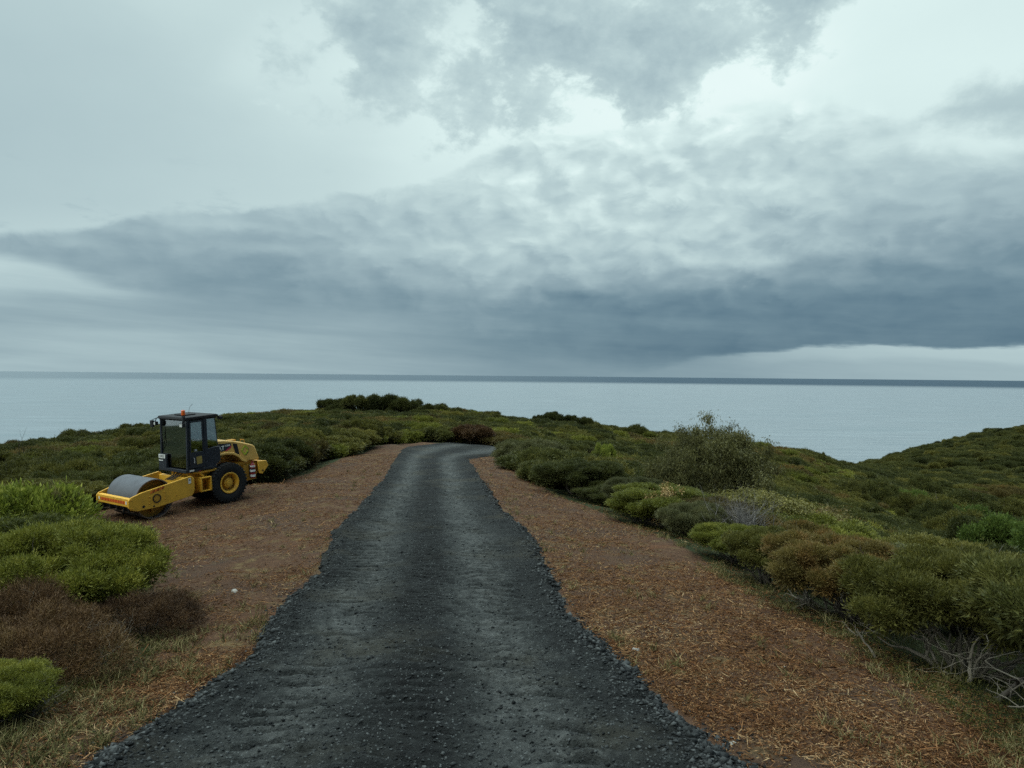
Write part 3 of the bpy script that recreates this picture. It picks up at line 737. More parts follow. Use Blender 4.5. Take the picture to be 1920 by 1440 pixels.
# ridge trees on the headland skyline
for u, Y, r, v, lb in [(607, 128, 2.4, 748, 'small umbrella shaped tree standing alone at the left of the ridge'), (640, 126, 2.6, 748, 'flat topped ridge tree left of the tall cluster'),
        (664, 124, 2.3, 741, 'ridge tree with open crown at the left end of the tall cluster'), (690, 125, 3.0, 740, 'tall ridge tree with bare trunks, sea glimpsed through it'),
        (716, 125, 3.0, 740, 'tall ridge tree in the middle of the cluster, thin trunks'), (742, 126, 3.6, 743, 'dense ridge tree right of the middle of the cluster'), (768, 127, 3.4, 749, 'sloping ridge tree at the right end of the cluster')]:
    x, y = at(u, Y); put('valley' if u in (742, 768, 640) else 'ridge', x, y, r, hcap(u, Y, v), 'ridge_tree', 'tree', lb, 'dark', group='windswept trees on the ridge', stem='trunk', rz=PL.uniform(-.3, .3))
for u, Y, r, v, lb in [(815, 122, 3.0, 757, 'dense round tree after the gap right of the ridge cluster'), (845, 121, 2.4, 764, 'dark round tree sloping down right of the ridge gap'), (872, 121, 2.0, 771, 'lower dark tree on the descending ridge'),
        (934, 118, 2.0, 778, 'round dark tree on the low skyline left of the pointed trees'), (1008, 119, 1.3, 778, 'thin pointed tree on the low skyline'), (1041, 119, 2.1, 772, 'rounded tall tree on the skyline beside the pointed tree'),
        (1077, 119, 1.8, 779, 'open crowned tree right of the rounded skyline tree'), (1097, 119, 1.7, 782, 'small dense skyline tree where the ridge starts descending right'),
        (1195, 122, 2.2, 796, 'low flat skyline tree above the yellow green bush')]:
    x, y = at(u, Y); put('ridge' if u in (1041, 1077, 1008) else 'valley', x, y, r, hcap(u, Y, v), 'skyline_tree', 'tree', lb, 'dark', group='trees on the descending skyline', stem='trunk', rz=PL.uniform(-.3, .3))
for u, Y, r, v, lf, lb in [(132, 82, 2.6, 806, 'dark', 'dark rounded bush on the left skyline'), (155, 82, 1.2, 807, 'grey', 'small open grey bush on the left skyline'), (76, 84, 1.6, 821, 'dark', 'small dark bush on the far left skyline'),
        (210, 84, 3.4, 806, 'dark', 'broad dark green bush on the skyline left of the cab'), (275, 90, 3.0, 801, 'olive', 'skyline bush just behind the roller cab')]:
    x, y = at(u, Y); put('valley', x, y, r, hcap(u, Y, v), 'skyline_bush', 'bush', lb, lf, group='bushes on the left skyline', stem='trunk')
x, y = at(1133, 58); put('mid', x, y, 1.0, hcap(1133, 58, 833), 'bright_bush', 'bush', 'single vivid yellow green bush in dark scrub right of the road end', 'bright')
x, y = at(1545, 140); put('valley', x, y, 1.2, hcap(1545, 140, 849), 'lone_tree', 'tree', 'tiny lone tree on the saddle skyline above the valley', 'dark', stem='trunk')
x, y = at(1688, 225); put('ridge', x, y, 1.7, min(hcap(1688, 225, 829), 3.4), 'lone_tree', 'tree', 'tiny lone tree on the far hill edge above the bare slope', 'dark', stem='trunk')
x, y = at(884, 58.5); put('mid', x, y, 1.9, hcap(884, 58.5, 797), 'dark_shrub', SH, 'dark purple brown shrub standing at the end of the gravel road', 'dead')
for u, Y, r, v, lf in [(1830, 92, 4.5, 880, 'green'), (1890, 88, 4.2, 885, 'green'), (1765, 100, 4.0, 878, 'olive'), (1720, 105, 3.6, 876, 'green'), (1885, 70, 3.8, 905, 'green'), (1820, 78, 3.6, 908, 'olive'),
        (1770, 84, 3.4, 915, 'dark'), (1700, 90, 3.2, 905, 'olive'), (1910, 52, 3.6, 958, 'green'), (1860, 55, 3.4, 970, 'dark'), (1650, 96, 3.0, 900, 'dark'), (1600, 90, 2.8, 905, 'olive'), (1820, 120, 4.2, 862, 'dark'), (1900, 118, 4.4, 862, 'olive'), (1730, 135, 4.0, 850, 'dark')]:
    x, y = at(u, Y); h = max(hcap(u, Y, v), 2.0)
    put('valley', x, y, r, min(h, 4.5), 'valley_tree', 'tree', {'green': 'light green rounded tree crown in the sheltered valley', 'olive': 'olive rounded tree crown in the sheltered valley', 'dark': 'dark green rounded tree crown in the sheltered valley'}[lf],
        lf, group='rounded trees in the valley, ' + lf, stem='trunk')

# ------------------------------------------------------------------ the heath: countable shrubs near, one mass beyond
def zone(x, y):
    if x > 0: return 'right of the gravel road' if y < 45 else 'beyond the road end'
    return 'behind and left of the roller' if y < 45 else 'on the slope left of the road end'
TINT = {'dark': 'dark green', 'olive': 'olive green', 'lime': 'yellow green', 'rust': 'brown tinged', 'grey': 'grey green'}
def vcap(x, y):
    """tops stay below what the photograph shows behind them"""
    u = 960 + F * x / y; d = float(drop(x, y))
    if 150 < u < 530 and y < 24.5: return d - ((992 if u > 215 else 966) - 699) / F * y
    if u <= 150 and y < 20: return d - (955 - 697) / F * y
    return 9
cand = []
rr_ = random.Random(11)
def clearance(x, y, r):
    return float(-dist_in(np.array([x]), np.array([y]))[0])
taken = [(x, y, r * 1.25) for x, y, r in PLACED if y < 75]
tries = 0; placed = []
while tries < 26000 and len(placed) < 262:
    tries += 1
    y = rr_.uniform(4, 46) if tries < 20000 else rr_.uniform(40, 62)
    a = rr_.uniform(-.80, .80); x = a * y
    c = clearance(x, y, 0)
    r = rr_.uniform(.85, 1.35) + .011 * y
    if c < r * .62: continue
    if c > r * 1.3 and rr_.random() < 0: continue
    if y < 11 and x < 0 and x > -5.6: continue
    if any((x - q[0]) ** 2 + (y - q[1]) ** 2 < (.64 * (r + q[2])) ** 2 for q in taken): continue
    h = rr_.uniform(.95, 1.35) * (1 + .008 * y) * (.85 if x > 0 else 1)
    cap = vcap(x, y)
    if cap < .35: continue
    if -9.0 < x < 0 and 9.5 < y < 19: continue
    h = min(h, cap)
    taken.append((x, y, r)); placed.append((x, y, r, h))
print('heath shrubs', len(placed))
for x, y, r, h in placed:
    n = float(fbm(np.array([x]), np.array([y]), 9, 3, 40)[0]) + rr_.uniform(-.13, .13)
    u = 960 + F * x / y
    if x < 0: lf = 'dark' if n < .40 else 'olive' if n < .62 else 'lime'
    else: lf = 'dark' if n < .42 else 'olive' if n < .56 else 'rust' if n < .575 else 'grey' if n < .63 and y > 14 else 'lime'
    r *= 1.22; h *= rr_.uniform(.86, 1.14)
    if vcap(x, y) < 5: h = min(h, vcap(x, y))
    plant('edge' if y < 30 and clearance(x, y, 0) < r * 1.35 else 'near' if y < 15 else 'mid', x, y, r, h, 'heath_shrub', SH, 'one of the %s heath shrubs growing %s' % (TINT[lf], zone(x, y)), lf,
          group='%s heath shrubs %s' % (TINT[lf], zone(x, y)))
# everything beyond: one scrub mass, shrubs scattered on a point mesh
def scatter(name, label, pts, protos, mats, kind='stuff', smin=1, smax=1):
    """pts: (x,y,z,r,h,k); geometry nodes set an existing shrub crown on every point"""
    me = bpy.data.meshes.new(name); P = np.array(pts, np.float32)
    me.vertices.add(len(P)); me.vertices.foreach_set('co', np.ascontiguousarray(P[:, :3]).ravel())
    a = me.attributes.new('size', 'FLOAT_VECTOR', 'POINT'); a.data.foreach_set('vector', np.ascontiguousarray(np.stack([P[:, 3], P[:, 3], P[:, 4]], 1)).ravel())
    a = me.attributes.new('which', 'INT', 'POINT'); a.data.foreach_set('value', P[:, 5].astype(np.int32))
    a = me.attributes.new('turn', 'FLOAT', 'POINT'); a.data.foreach_set('value', np.random.RandomState(3).uniform(0, 6.28, len(P)).astype(np.float32))
    o = link(name, me, kind='stuff', label=label)
    ng = bpy.data.node_groups.new(name, 'GeometryNodeTree')
    ng.interface.new_socket('Geometry', in_out='INPUT', socket_type='NodeSocketGeometry'); ng.interface.new_socket('Geometry', in_out='OUTPUT', socket_type='NodeSocketGeometry')
    gi = ng.nodes.new('NodeGroupInput'); go = ng.nodes.new('NodeGroupOutput'); jn = ng.nodes.new('GeometryNodeJoinGeometry')
    def attr(nm, ty):
        q = ng.nodes.new('GeometryNodeInputNamedAttribute'); q.data_type = ty; q.inputs[0].default_value = nm; return q.outputs[0]
    sz = attr('size', 'FLOAT_VECTOR'); wh = attr('which', 'INT'); tn = attr('turn', 'FLOAT')
    cx = ng.nodes.new('ShaderNodeCombineXYZ'); ng.links.new(tn, cx.inputs[2])
    for k, ob in enumerate(protos):
        cmp_ = ng.nodes.new('FunctionNodeCompare'); cmp_.data_type = 'INT'; cmp_.operation = 'EQUAL'
        ng.links.new(wh, cmp_.inputs[2]); cmp_.inputs[3].default_value = k
        oi = ng.nodes.new('GeometryNodeObjectInfo'); oi.inputs[0].default_value = ob; oi.inputs[1].default_value = True
        sm = ng.nodes.new('GeometryNodeSetMaterial'); sm.inputs[2].default_value = mats[k]
        # the crown comes as an instance carrying its own transform: undo by realising the source mesh once
        rl = ng.nodes.new('GeometryNodeTransform')
        inv = ob.matrix_world.inverted() if False else None
        ng.links.new(oi.outputs['Geometry'], sm.inputs[0])
        ip = ng.nodes.new('GeometryNodeInstanceOnPoints')
        ng.links.new(gi.outputs[0], ip.inputs[0]); ng.links.new(cmp_.outputs[0], ip.inputs[1]); ng.links.new(sm.outputs[0], ip.inputs[2])
        ng.nodes.remove(rl)
        ng.links.new(cx.outputs[0], ip.inputs[5]); ng.links.new(sz, ip.inputs[6]); ng.links.new(ip.outputs[0], jn.inputs[0])
    ng.links.new(jn.outputs[0], go.inputs[0])
    md = o.modifiers.new('scatter', 'NODES'); md.node_group = ng
    return o
# a few real shrubs at the start of the mass lend it their crowns
lend = []; lend_m = []
for i, (u, Y, lf) in enumerate([(560, 63, 'dark'), (680, 64, 'olive'), (760, 63, 'dark'), (1000, 64, 'olive'), (1100, 66, 'lime')]):
    x, y = at(u, Y); e = plant('far', x, y, 1.7, 1.5, 'heath_shrub', SH, 'one of the %s heath shrubs growing %s' % (TINT[lf], zone(x, y)), lf, group='%s heath shrubs %s' % (TINT[lf], zone(x, y)), k=i)
    lend.append(e.children[0]); lend_m.append(LM[lf])
lend2 = [lend[0], lend[1], lend[2], lend[3], lend[4], lend[1]]; lm2 = [LM['dark'], LM['olive'], LM['dark'], LM['olive'], LM['lime'], LM['rust']]
rs = np.random.RandomState(21); pts = []
cells = {}
for t in range(90000):
    y = math.exp(rs.uniform(math.log(30), math.log(330))); a = rs.uniform(-.88, .92); x = a * y
    r = rs.uniform(1.0, 1.7) + .0085 * y
    if y < 66 and any((x - q[0]) ** 2 + (y - q[1]) ** 2 < (.72 * q[2]) ** 2 for q in taken): continue
    if y < 66 and -float(dist_in(np.array([x]), np.array([y]))[0]) < r * .75: continue
    g = 3.2; cxx, cyy = int(x // g), int(y // g); ok = True
    for i in (-1, 0, 1):
        for j in (-1, 0, 1):
            for q in cells.get((cxx + i, cyy + j), ()):
                if (x - q[0]) ** 2 + (y - q[1]) ** 2 < (.43 * (r + q[2])) ** 2: ok = False; break
            if not ok: break
        if not ok: break
    if not ok: continue
    z = float(zground(x, y))
    if z < -68: continue
    cells.setdefault((cxx, cyy), []).append((x, y, r))
    n = float(fbm(np.array([x]), np.array([y]), 16, 3, 44)[0]) + rs.uniform(-.12, .12)
    k = [0, 2][rs.randint(2)] if n < .46 else [1, 3][rs.randint(2)] if n < .60 else 4 if n < .67 else 5
    if y > 150: k = [0, 2, 0, 3][rs.randint(4)]
    h = rs.uniform(.8, 1.35) * (.95 + .0045 * y) * (1.0 if a < .3 else 1.15)
    pts.append((x, y, z - .05, r, h, k))
print('scrub mass', len(pts))
scatter('coastal_scrub', 'far low coastal scrub covering the headland slopes down to the sea', pts, lend2, lm2)
# ------------------------------------------------------------------ loose stuff on the ground
def isl_mat(name, stops, rough=.9, spec=.1, patch=1.2, w=.5):
    m, nt = newmat(name); g = E.node('ShaderNodeNewGeometry')
    t = E(g.outputs['Random Per Island']) * w + noise(g.outputs['Position'], patch, 3, .6) * (1 - w) * 1.1
    finish(nt, bsdf(ramp(t, stops), rough, spec=spec)); return m
def in_view(rs, n, y0, y1, a=.80, pw=1.0):
    """points whose density falls off with distance like 1/y"""
    y = np.exp(rs.uniform(np.log(y0), np.log(y1), n)); x = rs.uniform(-a, a, n) * y
    return x, y
def slivers(name, P, D, L, W, T, mat, lab):
    """elongated four-faced chips: P centre, D direction"""
    rs = np.random.RandomState(len(P)); n = len(P)
    s = unit(np.cross(D, rs.normal(size=(n, 3)))); u = np.cross(D, s)
    L = L[:, None]; W = W[:, None]; T = T[:, None]
    V = np.stack([P - D * L * .5 + s * W * .5, P - D * L * .45 - s * W * .5, P + D * L * .5, P + u * T + D * L * rs.uniform(-.3, .3, (n, 1))], 1).reshape(-1, 3)
    b = np.arange(n)[:, None] * 4
    Fc = np.concatenate([b + [0, 1, 2], b + [0, 3, 1], b + [1, 3, 2], b + [2, 3, 0]])
    return link(name, npmesh(name, V, Fc, mat), kind='stuff', label=lab)
def build_litter():
    rs = np.random.RandomState(77)
    # bark chips and sticks
    x, y = in_view(rs, 430000, 3.5, 44)
    d = dist_in(x, y); inr = np.minimum(x - road_l(y), road_r(y) - x)
    keep = (d > -.9 * rs.rand(len(x))) & (inr < .04) & (fbm(x, y, 1.9, 4, 60) + rs.uniform(-.18, .18, len(x)) > .37)
    x, y = x[keep], y[keep]; n = len(x); print('chips', n)
    big = rs.rand(n) ** 6
    L = (.015 + .038 * rs.rand(n) + .16 * big + .30 * (rs.rand(n) < .004)) * (1 + y * .018); W = (.003 + .009 * rs.rand(n)) * (1 + y * .03)
    a = rs.uniform(0, 6.28, n); D = unit(np.stack([np.cos(a), np.sin(a), rs.normal(size=n) * .32], 1))
    P = np.stack([x, y, zground(x, y) + .008 + .03 * rs.rand(n) ** 2], 1)
    m = isl_mat('bark chip', [(.10, (.013, .007, .004)), (.30, (.065, .028, .012)), (.50, (.165, .072, .027)), (.68, (.28, .150, .066)), (.88, (.46, .34, .19))], patch=.55, w=.48)
    slivers('bark_mulch', P, D, L, W, W * .6, m, 'chipped reddish brown bark and sticks covering the cleared verges')
    # dry and green grass blades
    m = isl_mat('grass blade', [(.15, (.035, .045, .014)), (.40, (.085, .085, .028)), (.6, (.19, .15, .065)), (.85, (.33, .27, .14))], patch=.8, w=.45)
    x, y = in_view(rs, 60000, 3.2, 36); inr = np.minimum(x - road_l(y), road_r(y) - x); d = dist_in(x, y)
    den = .30 * np.exp(-(inr / -.5)) * (inr < 0) + .05 + .75 * np.exp(-np.abs(d) / .35) * (d < .6) + .28 * (x < 0) * (y < 11)
    keep = (inr < -.03) & (d > -.8) & (rs.rand(len(x)) < den * .35) & (fbm(x, y, .8, 3, 66) > .47)
    x, y = x[keep], y[keep]; n = len(x); k = 16
    X = np.repeat(x, k) + rs.normal(size=n * k) * .035; Y = np.repeat(y, k) + rs.normal(size=n * k) * .035
    D = unit(np.stack([rs.normal(size=n * k) * .55, rs.normal(size=n * k) * .55, np.ones(n * k)], 1))
    L = np.repeat(rs.uniform(.06, .20, n), k) * rs.uniform(.6, 1.2, n * k); P = np.stack([X, Y, zground(X, Y)], 1)
    s = unit(np.cross(D, rs.normal(size=(n * k, 3)))) * .0022 * (1 + Y[:, None] * .06)
    bend = np.stack([rs.normal(size=n * k), rs.normal(size=n * k), -np.ones(n * k) * .4], 1) * .25
    M_ = P + D * L[:, None] * .55; T_ = P + (D + bend) * L[:, None]
    V = np.stack([P - s, P + s, M_ + s * .75, M_ - s * .75, M_ - s * .75, M_ + s * .75, T_ + s * .1, T_ - s * .1], 1).reshape(-1, 3)
    print('grass', n * k)
    link('grass', quads('grass', V, m), kind='stuff', label='dry and green grass tufts along the verge edges')
    # low leafy groundcover under the shrub edges
    x, y = in_view(rs, 90000, 3.2, 30); d = dist_in(x, y)
    keep = (d < .15) & (d > -3.2) & (rs.rand(len(x)) < .55); x, y = x[keep], y[keep]; n = len(x)
    P = np.stack([x, y, zground(x, y) + .02], 1); D = np.tile([[0, 0, 1.]], (n, 1))
    V = tufts(rs, P, D, 7, .060, .008, .9, .2)
    link('groundcover', tris('groundcover', V, LM['olive']), kind='stuff', label='low leafy ground cover and litter under the shrub edges')
    # loose stones: over the bed and heaped along the edges
    x, y = in_view(rs, 260000, 3.2, 34, .62)
    inr = np.minimum(x - road_l(y), road_r(y) - x)
    right = (road_r(y) - x) < (x - road_l(y))
    den = .15 + .62 * np.exp(-((inr - .14) / .34) ** 2) * (.05 + 1.3 * fbm(x, y, .8, 3, 71)) * np.where(right, 1.0, .6)
    keep = (rs.rand(len(x)) < den) & ((inr > 0) | (rs.rand(len(x)) < .40 * np.exp(inr / .22)))
    x, y, inr, right = x[keep], y[keep], inr[keep], right[keep]; n = len(x); print('stones', n)
    e = np.exp(-((inr - .14) / .22) ** 2)
    S = (.005 + .017 * rs.rand(n) ** 2.2 + (.003 + .034 * rs.rand(n) ** 2.4) * e * np.where(right, 1.0, .7)) * (1 + y * .02)
    z = top_z(x, y)
    base = np.array([(1, 0, 0), (-1, 0, 0), (0, 1, 0), (0, -1, 0), (0, 0, 1), (0, 0, -1)], float)
    fc = np.array([(0, 2, 4), (2, 1, 4), (1, 3, 4), (3, 0, 4), (2, 0, 5), (1, 2, 5), (3, 1, 5), (0, 3, 5)])
    q = base[None] * rs.uniform(.55, 1.25, (n, 6, 1)) + rs.normal(size=(n, 6, 3)) * .28
    q[:, :, 2] *= .62
    th = rs.uniform(0, 6.28, n); c, s_ = np.cos(th)[:, None], np.sin(th)[:, None]
    q = np.stack([q[:, :, 0] * c - q[:, :, 1] * s_, q[:, :, 0] * s_ + q[:, :, 1] * c, q[:, :, 2]], -1)
    V = (q * S[:, None, None] + np.stack([x, y, z + S * .15], 1)[:, None]).reshape(-1, 3)
    Fc = (fc[None] + (np.arange(n) * 6)[:, None, None]).reshape(-1, 3)
    m = isl_mat('loose stone', [(.05, (.008, .009, .009)), (.35, (.020, .022, .022)), (.65, (.038, .041, .040)), (.95, (.085, .09, .087))], .85, .15, w=.8)
    link('gravel', npmesh('gravel', V, Fc, m), kind='stuff', label='loose dark crushed stones on and along the gravel road')
build_litter()

# ------------------------------------------------------------------ single stones, stumps and branches
def rock(name, x, y, sx, sy, sz, label, mat, seed):
    bm = bmesh.new(); bmesh.ops.create_icosphere(bm, subdivisions=3, radius=1)
    r = np.random.RandomState(seed); pl = [(unit(r.normal(size=3)), r.uniform(.55, .85)) for _ in range(14)]
    for v in bm.verts:
        p = np.array(v.co)
        for n_, dd in pl:
            t = p @ n_
            if t > dd: p = p - n_ * (t - dd)
        p = p + r.normal(size=3) * .012; v.co = (p[0] * sx, p[1] * sy, p[2] * sz)
    me = bpy.data.meshes.new(name); bm.to_mesh(me); bm.free(); me.materials.append(mat)
    o = link(name, me, label=label, category='stone'); o.location = (x, y, float(zground(x, y)) + sz * .25); o.rotation_euler = (0, 0, seed)
m, nt = newmat('pale stone'); P = gpos(); nn = noise(P, 30, 6, .7)
finish(nt, bsdf(ramp(nn, [(.3, (.13, .12, .10)), (.7, (.36, .34, .30))]), .9, normal=bump(nn, .6, .01)))
for u, v, s, sd, lb in [(1196, 1219, .085, 1, 'pale flat stone on brown bark just right of the gravel edge'), (442, 1110, .10, 2, 'pale flat stone on the bark beside the dead shrubs at the left'),
        (1480, 1255, .05, 3, 'small grey stone half buried in the right verge'), (1383, 1402, .045, 4, 'small grey stone beside the heaped gravel at the lower right')]:
    x, y = hit(u, v); rock('stone', x, y, s, s * .7, s * .35, lb, m, sd)
def gnarl(u, v, seed, length, r, d0, label, name='fallen_branch', cat='branch', wm='pale', n=1, wig=.5, lift=.0):
    x, y = hit(u, v); w = Wood(seed); z = float(zground(x, y))
    for i in range(n):
        d = np.array(d0, float) + (w.rs.normal(size=3) * .35 if i else 0)
        w.branch((x, y, z + lift), d, length * (1 if i == 0 else w.rs.uniform(.5, .9)), r * (1 if i == 0 else .7), wig, 2, 2, .22, 6, 8)
    me = w.mesh(name, WM[wm]); link(name, me, label=label, category=cat)
gnarl(1652, 1248, 5, .42, .018, (-.75, .1, .55), 'white broken branch stub beside the shrubs on the right verge', lift=-.02)
gnarl(1770, 1262, 8, .60, .028, (-.55, .1, .65), 'twisted pale trunk leaning left under the big corner shrub', 'bare_trunk', 'trunk', n=2)
gnarl(1825, 1290, 12, .62, .028, (.25, .1, .9), 'peeling bare trunk standing under the big corner shrub', 'bare_trunk', 'trunk', n=2)
gnarl(1880, 1325, 14, .6, .036, (.35, .0, .9), 'rust coloured thick stump trunk at the lower right corner', 'bare_trunk', 'trunk', wm='wood', n=2)
gnarl(1585, 1150, 17, .5, .022, (.3, .0, .8), 'thin pale stem under the olive shrub, midway of the right verge', 'bare_trunk', 'trunk', n=2)
gnarl(1448, 1100, 18, .42, .018, (-.2, .0, .8), 'white forked stem under the browning shrub on the right verge', 'bare_trunk', 'trunk', n=2)
gnarl(258, 1165, 21, .55, .014, (-.1, .1, .8), 'pale curly branch between the green and the brown dead shrub', 'bare_trunk', 'trunk', n=3, lift=.05)
gnarl(225, 1195, 23, .42, .014, (-.1, -.05, 1), 'straight tan stub beside the curly pale branch', 'bare_trunk', 'trunk', n=1, wig=.15)
gnarl(120, 1275, 26, .30, .025, (.1, .05, 1), 'splintered short stump under the brown dead shrub', 'bare_trunk', 'trunk', n=3)
# withered yellow branch, right verge
x, y = hit(1240, 990); w = Wood(44)
for i in range(5): w.branch((x, y, float(zground(x, y))), (w.rs.uniform(-.5, .8), w.rs.uniform(-.3, .3), .7), .8, .012, .3, 2, 3, .1, 4)
ends = np.array([e[0] for e in w.ends]); Pp = np.repeat(ends, 8, 0) + w.rs.normal(size=(len(ends) * 8, 3)) * .05
e = link('withered_branch', None, label='withered yellow branch with dry leaves where the bark meets green shrubs', category='branch')
link('stem', w.mesh('stem', WM['pale']), e)
dm = isl_mat('dry leaf', [(.2, (.20, .10, .04)), (.5, (.34, .22, .09)), (.8, (.46, .36, .18))])
link('leaves', quads('leaves', leafcards(w.rs, Pp, np.tile([[0, 0, 1.]], (len(Pp), 1)), 5, .06, .025), dm), e)
# two dark dead poles among the heath, far left
x, y = at(42, 46); z = float(zground(x, y)); top = EYE - (824 - 695) / F * y
for dx, hh, lb in ((-.14, 0, 'left of two thin dark dead poles rising from the heath, far left'), (.14, .12, 'right of two thin dark dead poles rising from the heath, far left')):
    w = Wood(int(50 + dx * 10)); hgt = top - z - hh
    w.branch((x + dx, y, z - .1), (0, 0, 1), hgt + .1, .028, .04, 1, 2, 0, 5, 6); link('dead_pole', w.mesh('dead_pole', WM['darkw']), label=lb, category='pole', group='dead poles in the heath')
# tall dry grass stem, right
x, y = at(1868, 17); w = Wood(58); z = float(zground(x, y)); zt = EYE - (1020 - 712) / F * y
w.add([(x, y, z), (x + .02, y, z + (zt - z) * .5), (x + .10, y, z + (zt - z) * .85), (x + .24, y, zt)], [.010, .008, .006, .003], 4)
link('dry_stem', w.mesh('dry_stem', WM['pale']), label='single tall arching dry grass stem above the shrubs far right', category='plant')
# ------------------------------------------------------------------ road roller
def paint(name, col, rough=.45, spec=.45, dirt=.35, dc=(.10, .07, .045), metal=0.0):
    m, nt = newmat(name); tc = E.node('ShaderNodeTexCoord'); P = tc.outputs['Object']
    n = noise(P, 2.2, 6, .65); n2 = noise(P, 24, 5, .7)
    c = mixc(col, tuple(q * .82 for q in col), step(n, .35, .7)); c = mixc(c, dc, step(n * .6 + n2 * .4, .52, .68) * dirt)
    finish(nt, bsdf(c, rough + n2 * .2, metal, spec, normal=bump(n2, .12, .004))); return m
YEL = paint('worn yellow paint', (.68, .36, .03)); YELD = paint('dusty yellow paint', (.46, .23, .02), .6, dirt=.6)
YELH = paint('sun faded yellow hood paint', (.66, .39, .085), .38, dirt=.15)
BLK = paint('dark navy black paint', (.010, .013, .020), .4, .4, .25, (.03, .03, .03))
BLKP = paint('black plastic', (.012, .012, .013), .6, .3, .2, (.04, .035, .03))
STL = paint('worn drum steel', (.12, .125, .135), .5, .4, .5, (.07, .066, .06), .35)
STLE = paint('rusty drum edge', (.22, .15, .10), .6, .4, .4, metal=.3)
RUB = paint('dusty tyre rubber', (.018, .018, .018), .85, .25, .75, (.065, .055, .045))
RED = paint('extinguisher red', (.22, .012, .015), .35, .5, .1); WHT = paint('white decal', (.70, .70, .66), .5, .3, .1, (.3, .28, .24))
ORG = paint('reflective orange', (.75, .16, .02), .4, .4, .1); DRED = paint('reflective dark red', (.32, .03, .01), .4, .4, .1)
LIME = paint('lime decal', (.42, .50, .03), .5, .3, .1); GRN = paint('dark green decal', (.06, .10, .03), .5, .3, .1); PINK = paint('magenta decal', (.45, .03, .07), .5, .3, .05)
TAN = paint('faded tan sticker', (.30, .22, .06), .6, .2, .3)
m, nt = newmat('amber lens'); finish(nt, bsdf((.62, .10, .008), .2, spec=.6, Emission_Color=(.62, .10, .008, 1), Emission_Strength=.0)); AMB = m
m, nt = newmat('lamp lens'); finish(nt, bsdf((.75, .75, .72), .12, spec=.8, metal=.3)); LENS = m
m, nt = newmat('tinted cab glass')
gl = E.node('ShaderNodeBsdfGlossy'); gl.inputs['Roughness'].default_value = .03; gl.inputs['Color'].default_value = (1, 1, 1, 1)
tr = E.node('ShaderNodeBsdfTransparent'); tr.inputs[0].default_value = (.30, .46, .42, 1)
lw = E.node('ShaderNodeLayerWeight'); lw.inputs[0].default_value = .35
ms = E.node('ShaderNodeMixShader'); E.put(ms.inputs[0], E(lw.outputs['Fresnel']) * .75 + .24); nt.links.new(tr.outputs[0], ms.inputs[1]); nt.links.new(gl.outputs[0], ms.inputs[2]); finish(nt, ms.outputs[0]); GLS = m

class B:
    """collects shapes into one mesh; x forward, y to the machine's left, z up"""
    def __init__(s): s.bm = bmesh.new()
    def box(s, x0, x1, y0, y1, z0, z1, rot=None):
        r = bmesh.ops.create_cube(s.bm, size=1); M = Matrix.Translation(((x0 + x1) / 2, (y0 + y1) / 2, (z0 + z1) / 2)) @ (rot or Matrix()) @ Matrix.Diagonal((x1 - x0, y1 - y0, z1 - z0, 1))
        bmesh.ops.transform(s.bm, matrix=M, verts=r['verts']); return s
    def prism(s, pts, y0, y1, hole=None):
        """polygon in the x-z plane pushed from y0 to y1"""
        a = [s.bm.verts.new((p[0], y0, p[1])) for p in pts]; b = [s.bm.verts.new((p[0], y1, p[1])) for p in pts]; n = len(pts)
        s.bm.faces.new(a); s.bm.faces.new(b[::-1])
        for i in range(n): s.bm.faces.new((a[i], b[i], b[(i + 1) % n], a[(i + 1) % n]))
        return s
    def loft(s, secs):
        """sections: list of closed rings with equal counts"""
        rings = [[s.bm.verts.new(p) for p in r] for r in secs]; n = len(rings[0])
        for a, b in zip(rings, rings[1:]):
            for i in range(n): s.bm.faces.new((a[i], a[(i + 1) % n], b[(i + 1) % n], b[i]))
        s.bm.faces.new(rings[0][::-1]); s.bm.faces.new(rings[-1]); return s
    def lathe(s, prof, cx, cz, n=40, axis='y', y=0, closed=False):
        """profile (radius, along axis)"""
        rings = []
        for r, t in prof:
            ring = []
            for i in range(n):
                a = 2 * math.pi * i / n
                p = (cx + r * math.cos(a), y + t, cz + r * math.sin(a)) if axis == 'y' else (cx + r * math.cos(a), y + r * math.sin(a), cz + t) if axis == 'z' else (cx + t, y + r * math.cos(a), cz + r * math.sin(a))
                ring.append(s.bm.verts.new(p))
            rings.append(ring)
        pr = list(zip(rings, rings[1:])) + ([(rings[-1], rings[0])] if closed else [])
        for a, b in pr:
            for i in range(n): s.bm.faces.new((a[i], a[(i + 1) % n], b[(i + 1) % n], b[i]))
        if not closed:
            s.bm.faces.new(rings[0][::-1]); s.bm.faces.new(rings[-1])
        return s
    def rod(s, pts, r, k=8):
        v, f = tube(pts, [r] * len(pts), k); vs = [s.bm.verts.new(q) for q in v]
        for q in f: s.bm.faces.new([vs[i] for i in q])
        s.bm.faces.new(vs[:k][::-1]); s.bm.faces.new(vs[-k:]); return s
    def done(s, name, mat, parent, bev=.008, smooth=True, label=None):
        bmesh.ops.recalc_face_normals(s.bm, faces=s.bm.faces)
        me = bpy.data.meshes.new(name); s.bm.to_mesh(me); s.bm.free(); me.materials.append(mat)
        if smooth:
            me.polygons.foreach_set('use_smooth', np.ones(len(me.polygons), bool))
            me.set_sharp_from_angle(angle=R(32))
        o = link(name, me, parent)
        if bev:
            b = o.modifiers.new('bevel', 'BEVEL'); b.width = bev; b.segments = 2; b.limit_method = 'ANGLE'; b.angle_limit = R(40)
        if label: o['label'] = label
        return o
